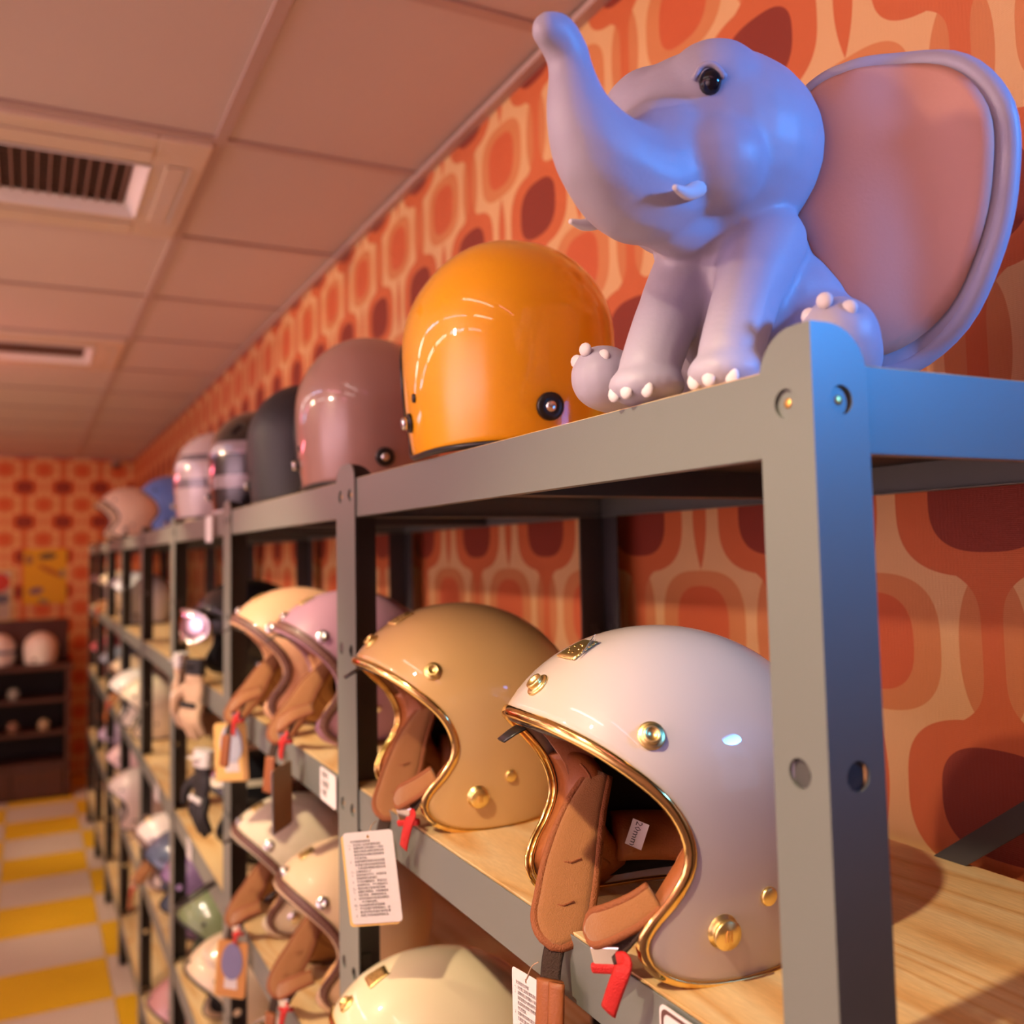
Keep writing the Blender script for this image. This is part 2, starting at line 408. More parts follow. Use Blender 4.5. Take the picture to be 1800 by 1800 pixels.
def post_items(sx, sy):
    r = .030
    out = [(0, 0), (PW, 0)] + arc(PW-r, ZP-r, r, 0, 90) + [(0, ZP)]
    hol = [circ(.0225, z, .0088, 20) for z in HZ]
    Mf = Matrix(((0, 0, sx, 0), (sy, 0, 0, 0), (0, 1, 0, 0), (0, 0, 0, 1)))
    Ms = Matrix(((sx, 0, 0, 0), (0, 0, sy, 0), (0, 1, 0, 0), (0, 0, 0, 1)))
    out2 = [(TH, 0)] + out[1:-1] + [(TH, ZP)]
    return [(out, hol, Mf, TH), (out2, hol, Ms, TH)]
def make_rack(x0, y0):
    t = empty('shelving_rack', (x0, y0, 0))
    for px, py, sx, sy in ((0, 0, 1, 1), (0, L, 1, -1), (D, 0, -1, 1), (D, L, -1, -1)):
        po = join_prisms('post', post_items(sx, sy), M['rack'], t, (sx, sy)); po.location = (px, py, 0)
        # locking tabs and rivets seen inside the holes
        for zi, z in enumerate(HZ):
            tb = MB()
            tb.box(sx*.0030 if sx > 0 else -.0042, .0042 if sx > 0 else -.0030, *sorted((sy*.0175, sy*.0300)), z-.015, z+.015)
            tb.box(*sorted((sx*.0175, sx*.0300)), .0030 if sy > 0 else -.0042, .0042 if sy > 0 else -.0030, z-.015, z+.015)
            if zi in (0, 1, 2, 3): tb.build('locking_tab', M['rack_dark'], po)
            if zi in (0, 2):
                for ax in (0, 1):
                    if ax == 0: mx = Matrix.Translation((sx*.0028, sy*.0225, z)) @ Matrix.Rotation(-sx*math.pi/2, 4, 'Y')
                    else: mx = Matrix.Translation((sx*.0225, sy*.0028, z)) @ Matrix.Rotation(sy*math.pi/2, 4, 'X')
                    MB().lathe([(.0030, -.001), (.0030, .0006), (.0024, .0010)], mx, 14).build('rivet', M['rivet'], po, smooth=True)
    for z in LV:
        for (a, b_, yy) in ((TH, .028, 1), (D-.028, D-TH, -1)):
            f = MB(); xo = .0035 if yy > 0 else D-.0035
            f.box(xo-.0009, xo+.0009, .004, L-.004, z-RH, z)              # web
            x_in = xo+.026*yy
            f.box(min(xo, x_in), max(xo, x_in), .004, L-.004, z-.020, z-.018)
            f.box(min(xo, xo+.010*yy), max(xo, xo+.010*yy), .004, L-.004, z-RH, z-RH+.0018)
            f.build('front_rail' if yy > 0 else 'rear_rail', M['rack'], t, bev=.0006)
        for yo, s in ((.0035, 1), (L-.0035, -1)):
            f = MB(); f.box(.004, D-.004, yo-.0009, yo+.0009, z-RH, z)
            yi = yo+.026*s; f.box(.03, D-.03, min(yo, yi), max(yo, yi), z-.020, z-.018)
            f.box(.004, D-.004, min(yo, yo+.010*s), max(yo, yo+.010*s), z-RH, z-RH+.0018)
            f.build('side_rail', M['rack'], t, bev=.0006)
        MB().box(.0055, D-.0055, .0055, L-.0055, z-.0175, z+.0012).build('shelf_board', M['ply'], t, bev=.0006)
        MB().box(.006, D-.006, .006, L-.006, z-.0225, z-.0180).build('underside_shade_sheet', M['under_shade'], t)  # dark sheet added so the board undersides read as shaded
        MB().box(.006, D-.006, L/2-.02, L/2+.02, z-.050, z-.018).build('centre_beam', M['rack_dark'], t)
    # diagonal back braces
    b = MB(); a = Vector((D-.012, .30, 1.53)); c = Vector((D-.012, .02, 1.74)); d = (c-a).normalized(); nrm = Vector((0, -d.z, d.y))*.011
    th = Vector((.0012, 0, 0)); q = [a-nrm-th, c-nrm-th, c+nrm-th, a+nrm-th, a-nrm+th, c-nrm+th, c+nrm+th, a+nrm+th]
    b.add(q, [(0, 1, 2, 3), (7, 6, 5, 4), (0, 4, 5, 1), (1, 5, 6, 2), (2, 6, 7, 3), (3, 7, 4, 0)])
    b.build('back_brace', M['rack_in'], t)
    return t
rack0 = make_rack(0, 0)
RLAB = ['grey metal shelving rack nearest the camera, its blue-lit corner post in front',
        'second grey shelving rack, behind the riveted double post, holding peach and mauve helmets',
        'third grey shelving rack, holding the motocross helmet with goggles',
        'fourth grey shelving rack from the camera, with an empty pale wood board',
        'fifth grey shelving rack from the camera, blurred', 'sixth grey shelving rack from the camera, blurred',
        'seventh grey shelving rack, second from the back wall end', 'last grey shelving rack, at the back wall end of the row']
for k in range(8):
    r_ = rack0 if k == 0 else dup_tree(rack0)
    r_.location = (0, k*L, 0); tag(r_, RLAB[k], 'shelf', 'grey shelving racks in a row')

# ------------------------------------------------------------ helmets
HA, HB, HH, HZ0, HN = .1195, .1465, .254, .13, 2.3
def kz(z): return math.sqrt(max(0, 1-((z-HZ0)/(HH-HZ0))**2)) if z > HZ0 else 1-.1*((HZ0-z)/HZ0)**2
def surf(th, z, sc=1.0):
    a = R(th); c, s = math.cos(a), math.sin(a)
    r = kz(z)/((abs(c)/HB)**HN+(abs(s)/HA)**HN)**(1/HN)
    p = Vector((r*c, r*s, z)); C = Vector((0, 0, HZ0)); return C+(p-C)*sc
C0 = Vector((0, 0, HZ0))
def ray(d):   # distance from C0 to the surface along d
    lo, hi = 0.02, .30
    for _ in range(26):
        m_ = (lo+hi)/2; p = C0+d*m_
        if p.z > HZ0:
            q = ((abs(p.x)/HB)**HN+(abs(p.y)/HA)**HN)**(2/HN)+((p.z-HZ0)/(HH-HZ0))**2
        else:
            q = ((abs(p.x)/HB)**HN+(abs(p.y)/HA)**HN)**(1/HN)/max(.5, 1-.1*((HZ0-p.z)/HZ0)**2)
        if q > 1: hi = m_
        else: lo = m_
    return lo
def nrm_at(th, z):
    p = surf(th, z); a = surf(th+1, z); b = surf(th, z+.001); n = (a-p).cross(b-p).normalized()
    return n if n.dot(p-C0) > 0 else -n
EDGE = [(0, .180), (18, .178), (34, .169), (48, .153), (60, .132), (67, .108), (68, .086), (63, .064), (56, .045), (53, .028), (58, .011), (70, .002), (88, .0), (110, .003), (135, .009), (158, .015), (180, .017)]
EDGE_FLAT = EDGE[:-5]+[(88, .0), (110, .0), (135, .001), (158, .002), (180, .002)]
def edge_pts(n, E0=None):
    half = bez([Vector((t, z*1000, 0)) for t, z in (E0 or EDGE)], 8)
    full = half + [Vector((360-p.x, p.y, 0)) for p in half[-2:0:-1]]
    full = [surf(p.x, p.y/1000) for p in full]
    ln = [0]
    for i in range(len(full)): ln.append(ln[-1]+(full[(i+1) % len(full)]-full[i]).length)
    out = []
    for k in range(n):
        t = ln[-1]*k/n; i = max(j for j in range(len(full)) if ln[j] <= t)
        fr = (t-ln[i])/max(1e-9, ln[i+1]-ln[i]); out.append(full[i].lerp(full[(i+1) % len(full)], fr))
    return out
POLE = Vector((-.86, 0, .50)).normalized()
def slerp(a, b, s):
    om = math.acos(max(-1, min(1, a.dot(b))))
    return (a*math.sin((1-s)*om)+b*math.sin(s*om))/math.sin(om)
def cap(n, m_, s0, s1, sc, E_=None):
    """grid on the shell between fractions s0..s1 from pole to edge, all round"""
    E_ = E_ or edge_pts(n); v = []; f = []
    if s0 == 0: v.append(C0+POLE*ray(POLE)*sc)
    rows = [s0+(s1-s0)*k/m_ for k in range(m_+1)]
    if s0 == 0: rows = rows[1:]
    for s in rows:
        for e in E_:
            d = slerp(POLE, (e-C0).normalized(), s).normalized(); v.append(C0+d*ray(d)*sc)
    o = 1 if s0 == 0 else 0; n = len(E_)
    if s0 == 0:
        for k in range(n): f.append((0, o+k, o+(k+1) % n))
    for r_ in range(len(rows)-1):
        for k in range(n): f.append((o+r_*n+k, o+(r_+1)*n+k, o+(r_+1)*n+(k+1) % n, o+r_*n+(k+1) % n))
    return v, f
def on_shell(th, z, lift=0, spin=0):
    p = surf(th, z); n = nrm_at(th, z); up = Vector((0, 0, 1)); up = (up-n*up.dot(n)).normalized(); sd = up.cross(n)
    mx = Matrix.Identity(4)
    for i, v in enumerate((sd, up, n)): mx[0][i], mx[1][i], mx[2][i] = v
    mx.translation = p+n*lift
    return mx @ Matrix.Rotation(spin, 4, 'Z')
def tongue(path, width, thick, name, mt, parent, ref, pipe=None, pr=.0028):
    """padded strap: rounded outline swept along a path, with piping"""
    P = [Vector(p) for p in path]; N = len(P); v = []; f = []; left = []; right = []
    K = 8
    for i in range(N):
        t = (P[min(i+1, N-1)]-P[max(i-1, 0)]).normalized(); u = Vector(ref); u = (u-t*u.dot(t)).normalized(); wv = t.cross(u)
        s = i/(N-1); ww = width(s); left.append(P[i]-wv*ww); right.append(P[i]+wv*ww)
        for k in range(2*K):
            if k < K: a = -1+2*k/(K-1); side = 1
            else: a = 1-2*(k-K)/(K-1); side = -1
            v.append(P[i]+wv*(a*ww)+u*(side*thick*math.sqrt(max(0, 1-.75*a**4))))
    for i in range(N-1):
        for k in range(2*K): f.append((i*2*K+k, i*2*K+(k+1) % (2*K), (i+1)*2*K+(k+1) % (2*K), (i+1)*2*K+k))
    f.append(tuple(range(2*K))); f.append(tuple((N-1)*2*K+k for k in range(2*K)))
    o = mesh(name, v, f, mt, parent, smooth=True, fix=True)
    if pipe:
        vv, ff = sweep(left+right[::-1], pr, 8, False); mesh('piping', vv, ff, pipe, o, smooth=True)
    return o
def make_jet(style, dx=0.0):
    """open-face helmet. style gold: metal edge, snaps and studs; leather: stitched brown edge"""
    t = empty('open_face_helmet')
    n = 144; E_ = edge_pts(n)
    gold = style == 'gold'
    v, f = cap(n, 30, 0, 1, 1, E_); mesh('shell', v, f, M['clear'], t, smooth=True, solid=.003, soff=-1, fix=True)
    # edge trim
    nn = [(p-C0).normalized() for p in E_]
    if gold:
        vv, ff = sweep(E_, .0026, 10, True, ref=nn, ry=.0048); tr_ = mesh('edge_trim', vv, ff, M['gold'], t, smooth=True)
        E2 = [C0+(p-C0)*.985+(C0-p).normalized()*.002 for p in E_]
        vv, ff = sweep(E2, .0018, 8, True, ref=nn, ry=.0022); mesh('inner_bead', vv, ff, M['gold'], tr_, smooth=True)
    else:
        inn = []
        for p in E_:
            d = slerp(POLE, (p-C0).normalized(), .965).normalized(); inn.append(C0+d*(ray(d)+.0008))
        vv, ff = sweep(inn, .0020, 8, True, ref=nn, ry=.0085); tr_ = mesh('edge_trim', vv, ff, M['brown_trim'], t, smooth=True)
        st = MB()
        for k in range(0, n):
            a = inn[k]; b = inn[(k+1) % n]; m0 = a.lerp(b, .2); m1 = a.lerp(b, .75); o_ = nn[k]*.0021
            st.tube([m0+o_, m1+o_], .0005, 4)
        so = st.build('stitching', M['thread'], tr_); so['kind'] = 'stuff'
    # inside: foam and liner
    v, f = cap(96, 14, 0, .97, .925); mesh('inner_foam', v, f, M['foam'], t, smooth=True, solid=.004, soff=0)
    # quilted liner, front half only
    n2 = 96; E3 = edge_pts(n2); v = []; f = []
    idx = list(range(-16, 17))
    rows = [.60+.385*k/8 for k in range(9)]
    for s in rows:
        for k in idx:
            e = E3[k % n2]; d = slerp(POLE, (e-C0).normalized(), s).normalized()
            bump = .010*(1-((s-.79)/.20)**2*.6)*(1-.35*abs(math.cos(k*math.pi/6.5))**8)
            v.append(C0+d*(ray(d)*.925-.003-bump))
    nI = len(idx)
    for r_ in range(8):
        for k in range(nI-1): f.append((r_*nI+k, r_*nI+k+1, (r_+1)*nI+k+1, (r_+1)*nI+k))
    mesh('quilted_liner', v, f, M['liner'], t, smooth=True, solid=.004, soff=1)
    # rear neck roll
    pts = [surf(a, .034, .80) for a in range(96, 266, 8)]
    vv, ff = sweep(pts, .016, 12, ref=[(p-C0).normalized() for p in pts], ry=.024); mesh('neck_roll', vv, ff, M['leather'], t, smooth=True)
    # cheek pads
    for sg in (1, -1):
        pad = MB(); rows_t = []
        ts = [k/n for k in range(n)]
        ks = [k for k in range(n//2) if .020 < 0 or True]
        # indices on this side whose edge point lies on the cheek
        ids = [k for k in range(n//2) if E_[k].z < .128 and E_[k].x > -.006]
        if sg < 0: ids = [(n-k) % n for k in ids]
        ids = ids[::1]; Nn = len(ids); SM = 7; v = []; f = []
        for ii, k in enumerate(ids):
            q = ii/(Nn-1); env = math.sin(math.pi*min(1, max(0, q*.94+.03)))**.45
            for j in range(SM*2):
                jj = j if j < SM else 2*SM-1-j
                s = .995-(.21*env+.012)*jj/(SM-1)
                d = slerp(POLE, (E_[k]-C0).normalized(), s).normalized()
                e_ = math.sin(math.pi*min(1, max(0, jj/(SM-1)*.9+.08)))**.5
                depth = (.006 if j < SM else .006+.042*env*e_)
                v.append(C0+d*(ray(d)-depth))
        for i in range(Nn-1):
            for j in range(2*SM): f.append((i*2*SM+j, i*2*SM+(j+1) % (2*SM), (i+1)*2*SM+(j+1) % (2*SM), (i+1)*2*SM+j))
        f.append(tuple(range(2*SM))); f.append(tuple((Nn-1)*2*SM+j for j in range(2*SM)))
        pd = mesh('cheek_pad', v, f, M['leather'], t, smooth=True, fix=True)
        seam = []
        for ii, k in enumerate(ids[2:-2]):
            q = (ii+2)/(Nn-1); env = math.sin(math.pi*(q*.94+.03))**.45
            s = .995-(.21*env+.012)*.30; d = slerp(POLE, (E_[k]-C0).normalized(), s).normalized()
            seam.append(C0+d*(ray(d)-.0062-.042*env*.93))
        vv, ff = sweep(seam, .0012, 6); mesh('seam', vv, ff, M['piping'], pd, smooth=True)
    # ear flaps with piping, straps and buckle
    def X(p): return (p[0]+dx, p[1], p[2])
    A = [X(p) for p in ((.012-dx*.8, -.086, .112), (.034-dx*.5, -.074, .078), (.050-dx*.3, -.062, .042), (.064, -.046, .012), (.080, -.026, -.014))]
    PA = bez(A, 8)
    fa = tongue(PA, lambda s: (.009+.0145*math.sin(math.pi/2*min(1, s*1.5)))*(1 if s < .80 else math.sqrt(max(.03, 1-((s-.80)/.20)**2))), .0055, 'strap_pad', M['fabric'], t, (.55, .80, .20), M['piping'], .0042)
    for s_ in (.52, .78):
        c = PA[int(s_*32)]; q = Vector((.0036, .0052, .0015))
        MB().tube([c+q+Vector((-.008, .004, .004)), c+q+Vector((0, .001, 0)), c+q+Vector((.007, -.007, -.001))], .0008, 6).build('stitch', M['piping'], fa)
    B = [X(p) for p in ((.062-dx*.5, .094, .062), (.074, .086, .050), (.087, .068, .036), (.091, .046, .026))]
    tongue(bez(B, 7), lambda s: .0125*(.7+.3*s)*(1 if s < .8 else math.sqrt(max(.03, 1-((s-.8)/.2)**2))), .0032, 'strap_pad', M['fabric'], t, (.75, .55, .35), M['piping'], .0034)
    def ribbon(pts, w_, th_, name, mt, ref, par=t):
        vv, ff = sweep(bez([X(p) for p in pts], 6), th_, 8, ref=ref, ry=w_); return mesh(name, vv, ff, mt, par, smooth=True)
    ribbon([(.079, -.029, -.010), (.084, -.026, -.026), (.088, -.020, -.044)], .0095, .0014, 'webbing', M['web'], (.8, .6, 0))
    ribbon([(.089, -.018, -.036), (.090, -.015, -.060), (.091, -.014, -.094)], .0125, .0058, 'leather_sleeve', M['leather'], (.8, .6, 0))
    vv, ff = sweep(bez([X((.089, -.006, -.034)), X((.090, -.003, -.060)), X((.090, -.002, -.094))], 6), .0022, 8, ref=(.8, .6, 0), ry=.0075); mesh('sleeve_flap', vv, ff, M['leather'], t, smooth=True)
    ribbon([(.070, .092, .046), (.074, .080, .032), (.080, .066, .014)], .0105, .0014, 'webbing', M['web'], (.6, .3, .7))
    MX = Matrix.Translation(X((.083, .064, .012))) @ Matrix.Rotation(R(-52), 4, 'Z') @ Matrix.Rotation(R(78), 4, 'X') @ Matrix.Rotation(R(-12), 4, 'Z')
    def flip(w, z): return MX
    bk = MB().box(-.0125, .0125, -.0065, .0075, -.0016, .0016, MX).build('buckle', M['silver'], t, bev=.0012)
    MB().lathe([(.0024, 0), (.0024, .0010), (.0014, .0014)], MX @ Matrix.Translation((-.008, 0, .0016)), 12).build('buckle_rivet', M['silver'], bk)
    rc = MB().box(-.0155, .0155, -.0130, -.0055, -.0030, .0030, MX).build('red_clasp', M['red'], t, bev=.002)
    vv, ff = sweep(bez([X((.083, .080, .014)), X((.086, .094, .019)), X((.090, .097, .013)), X((.091, .090, -.002)), X((.090, .080, -.020))], 6), .0013, 8, ref=(.8, .5, .1), ry=.0068)
    mesh('red_tab', vv, ff, M['red'], rc, smooth=True)
    # snaps and studs
    stud_m = M['goldp'] if gold else M['silver']
    snap = [(.0105, 0), (.0105, .0012), (.0092, .0018), (.0068, .0020), (.0062, .0046), (.0072, .0050), (.0070, .0064), (.0045, .0066), (.0040, .0048), (.0001, .0046)]
    for th, z in ((0, .203), (54, .178), (-54, .178)):
        MB().lathe(snap, on_shell(th, z), 24).build('snap_button', stud_m, t, smooth=True)
    for sg in (1, -1):
        big = MB().lathe([(.0125, 0), (.0125, .0004), (.0100, .0008), (.0098, .0030), (.0086, .0034), (.0086, .0044), (.0108, .0050), (.0112, .0072), (.0104, .0084), (.0001, .0085)], on_shell(sg*82, .040), 28).build('pivot_stud', stud_m, t, smooth=True)
        for q in (-.003, .0, .003):
            mx = on_shell(sg*82, .040, .0088)
            MB().tube([mx @ Vector((q, -.004, 0)), mx @ Vector((q*.6, .0045, 0))], .00035, 5).build('engraving', M['rivet'], big)
        MB().lathe([(.0070, 0), (.0072, .0012), (.0066, .0028), (.0058, .0032), (.0001, .0033)], on_shell(sg*101, .062), 24).build('side_stud', stud_m, t, smooth=True)
    # metal badge above the front snap
    v = []; f = []; n1, n2_ = 12, 6
    for j in range(n2_+1):
        for i in range(n1+1):
            th = -9.5+19*i/n1; z = .2245+.0135*j/n2_; p = surf(th, z); v.append(p+nrm_at(th, z)*.0013)
    for j in range(n2_):
        for i in range(n1): a = j*(n1+1)+i; f.append((a, a+1, a+n1+2, a+n1+1))
    bp = mesh('badge_plate', v, f, M['goldp'], t, smooth=True, solid=.0014, soff=0)
    bm_ = MB()
    for i in range(n1): bm_.tube([v[i], v[i+1]], .0006, 6); bm_.tube([v[n2_*(n1+1)+i], v[n2_*(n1+1)+i+1]], .0006, 6)
    for j in range(n2_): bm_.tube([v[j*(n1+1)], v[(j+1)*(n1+1)]], .0006, 6); bm_.tube([v[j*(n1+1)+n1], v[(j+1)*(n1+1)+n1]], .0006, 6)
    bm_.build('badge_rim', M['goldp'], bp, smooth=True)
    em = MB()
    for k in range(7):
        a = 2*math.pi*k/7; th = 4.2*math.cos(a); z = .2312+.0034*math.sin(a)
        em.lathe([(.0012, 0), (.0011, .0006), (.0004, .0010)], on_shell(th, z, .0016), 10)
    for th in (-8, 8): em.lathe([(.0009, 0), (.0008, .0006), (.0002, .0008)], on_shell(th, .2312, .0016), 8)
    em.build('badge_relief', M['gold'], bp, smooth=True)
    # drop-down sun lens: only its lip and tab show under the brow
    v = []; f = []
    for j in range(4):
        for i in range(21):
            th = -56+112*i/20; z = .180-.016*abs(th/56)**2+(-.002*j/3)-.004; v.append(surf(th, z, .962-.004*j))
    for j in range(3):
        for i in range(20): a = j*21+i; f.append((a, a+1, a+22, a+21))
    mesh('sun_lens', v, f, mat('smoked_lens', (.10, .08, .06), .08, trans=.5) if 'smoked_lens' not in bpy.data.materials else bpy.data.materials['smoked_lens'], t, smooth=True, solid=.0015)
    tb = tongue([(.132, 0, .170), (.140, 0, .166), (.149, 0, .160)], lambda s: .010-.003*s, .0012, 'lens_tab', M['blackp'], t, (.4, 0, .9))
    return t
def make_plain(name='dome_helmet'):
    """half-dome helmet seen from behind: shell, edge seal, studs, rear strap holder"""
    t = empty(name); n = 112; E_ = edge_pts(n, EDGE_FLAT); nn = [(p-C0).normalized() for p in E_]
    v, f = cap(n, 26, 0, 1, 1, E_); mesh('shell', v, f, M['clear'], t, smooth=True, solid=.003, soff=-1, fix=True)
    vv, ff = sweep(E_, .0030, 8, True, ref=nn, ry=.0040); mesh('edge_trim', vv, ff, M['blackp'], t, smooth=True)
    v, f = cap(64, 10, 0, .97, .93, edge_pts(64, EDGE_FLAT)); mesh('inner_foam', v, f, M['foam'], t, smooth=True, solid=.004, soff=0)
    for sg in (1, -1):
        o = MB().lathe([(.0115, -.001), (.0115, .0030), (.0100, .0034), (.0001, .0034)], on_shell(sg*84, .040), 20).build('stud_washer', M['blackp'], t, smooth=True)
        MB().lathe([(.0075, 0), (.0078, .0060), (.0066, .0080), (.0001, .0082)], on_shell(sg*84, .040, .003), 20).build('pivot_stud', M['silver'], o, smooth=True)
        MB().lathe([(.0055, -.001), (.0052, .0020), (.0001, .0022)], on_shell(sg*99, .064), 16).build('side_stud', M['blackp'], t, smooth=True)
    for th in (0, 54, -54):
        MB().lathe([(.0060, -.001), (.0060, .0030), (.0001, .0034)], on_shell(th, .196 if th == 0 else .178), 16).build('snap_button', M['blackp'], t, smooth=True)
    o = MB().lathe([(.0150, -.002), (.0150, .0040), (.0135, .0055), (.0085, .0058), (.0001, .0040)], on_shell(180, .040), 24).build('strap_holder', M['blackp'], t, smooth=True)
    MB().lathe([(.0062, .0), (.0062, .0030), (.0030, .0042)], on_shell(180, .040, .0035), 18).build('holder_cap', M['silver'], o, smooth=True)
    return t
JG = make_jet('gold'); JL = make_jet('leather', .034); PL = make_plain()
protos = {'gold': [JG, True], 'leather': [JL, True], 'plain': [PL, True]}
TILT = .068
def helmet(kind, x, y, z, rot, shell, label, group, cat='helmet', swap=None, scale=1.0, drop=(), tilt=TILT):
    pr_ = protos[kind]; sw = {'shell': shell}; sw.update(swap or {})
    o = dup_tree(pr_[0], None, sw)
    # rotation: nose up by tilt, then turned on the board
    o.rotation_euler = (0, -tilt, R(rot)); o.location = (x, y, z); o.scale = (scale,)*3
    tag(o, label, cat, group)
    for ch in list(o.children):
        if stem(ch.name) in drop:
            for g in list(ch.children): bpy.data.objects.remove(g)
            bpy.data.objects.remove(ch)
    return o
Z1, Z2, Z3, Z4, Z5 = [z+.0012+.004 for z in LV]
G2 = 'open-face helmets on the shelf below the top'; G1 = 'helmets on the top boards'; G3 = 'helmets on the third boards down'; G4 = 'helmets on the fourth boards down'; G5 = 'helmets on the fifth boards down'
p_cream = paint('pale_grey_cream_paint', (.57, .475, .42)); p_tan = paint('caramel_paint', (.66, .41, .165)); p_mauve = paint('mauve_pink_paint', (.44, .24, .32), .45, .3)
p_peach = paint('peach_paint', (.82, .47, .27), .45, .3); p_ivory = paint('ivory_paint', (.82, .70, .46), .3, 1); p_beige = paint('matt_beige_paint', (.76, .55, .34), .5, .2); p_ivm = paint('matt_ivory_paint', (.78, .68, .48), .5, .2)
helmet('gold', .0700, .2700, Z2-.006, 176.2, p_cream, 'glossy pale grey-cream open-face helmet with gold edge, nearest the corner post', G2, scale=.99)
ch = [o for o in COL.objects if o.get('label', '').startswith('glossy pale grey-cream')][0]
bpy.context.view_layer.update()
inv = ch.matrix_world.inverted()
lm = inv @ faced((.094, .330, 1.616), (-.72, -.62, .25), R(-17))
sl_ = prism([(-.008, -.0115), (.008, -.0115), (.008, .0115), (-.008, .0115)], [], lm, .0003, 'size_label', M['paper'], ch)
text('20mm', .0088, lm @ Matrix.Translation((-.0038, 0, .0006)) @ Matrix.Rotation(R(-90), 4, 'Z'), M['ink'], sl_, al='CENTER')
fp = [surf(12, .2255), surf(12, .2375), surf(5, .239)]; q_ = [p + nrm_at(10, .231)*(.010 if i == 1 else .0022) for i, p in enumerate(fp)]
mesh('film_flap', q_, [(0, 1, 2)], M['clear'], ch, solid=.0006)
helmet('gold', .0780, .7050, Z2-.006, 176.2, p_tan, 'glossy caramel open-face helmet with gold edge, between the double post and the cream helmet', G2)
LS = {'leather_sleeve': M['leather'], 'cheek_pad': M['pad_tan']}
helmet('leather', .100, 1.236, Z2-.004, 176, p_mauve, 'matt mauve pink open-face helmet with brown stitched edge, behind the double post', G2, swap=LS)
helmet('leather', .072, 1.487, Z2-.004, 176, p_peach, 'matt peach open-face helmet with brown stitched edge, beside the mauve one', G2, swap=LS)
helmet('gold', .056, .742, Z3-.004, 173, p_ivory, 'glossy ivory open-face helmet with gold snaps, in the bottom foreground', G3)
helmet('leather', .107, 1.270, Z3-.004, 176, p_beige, 'matt beige open-face helmet with brown stitched edge, below the mauve helmet', G3, swap=LS)
helmet('leather', .100, 1.630, Z3-.004, 176, p_ivm, 'matt ivory open-face helmet with brown edge, left of the beige one on the lower board', G3, swap=LS)
# top row, turned away along the shelf
p_yel = paint('yellow_orange_paint', (1.0, .45, .003), .4); p_tp = paint('taupe_pink_paint', (.36, .20, .17), .3); p_blk = mat('matt_black_paint', (.020, .020, .026), .55)
helmet('plain', .105, .595, Z1, 82, p_yel, 'glossy yellow-orange helmet seen from behind beside the elephant figurine', G1, tilt=0)
helmet('plain', .110, 1.125, Z1, 82, p_tp, 'glossy taupe pink helmet seen from behind, left of the yellow one', G1, tilt=0)
helmet('plain', .125, 1.590, Z1, 84, p_blk, 'matt black helmet between the taupe helmet and the black striped one', G1, tilt=0)
p_st = shell_bands('black_with_grey_bands', (.012, .010, .012), (.33, .27, .29), [(.055, .085), (.135, .165)])
p_ws = shell_bands('white_with_grey_bands', (.62, .52, .52), (.20, .17, .19), [(.085, .110), (.160, .178)])
helmet('plain', .110, 1.985, Z1, 84, p_st, 'glossy black helmet with grey bands and a white edge on the top board', G1, swap={'edge_trim': paint('white_rubber', (.72, .62, .64))}, tilt=0)
helmet('plain', .085, 2.420, Z1, 84, p_ws, 'glossy white helmet with grey bands on the top board', G1, tilt=0)
helmet('plain', .165, 2.830, Z1, 84, paint('top_cream', (.70, .55, .45)), 'cream helmet half hidden behind the white banded one', G1, tilt=0)
helmet('plain', .150, 3.950, Z1, 170, paint('sky_blue_paint', (.10, .22, .62)), 'bright blue helmet far along the top board', G1)
helmet('plain', .040, 4.675, Z1, 175, paint('top_beige', (.85, .66, .48)), 'beige helmet just beyond the blue one on the top board', G1)
helmet('plain', .040, 5.225, Z1, 175, paint('top_sand', (.66, .48, .30)), 'sand coloured helmet last in view on the top board', G1)
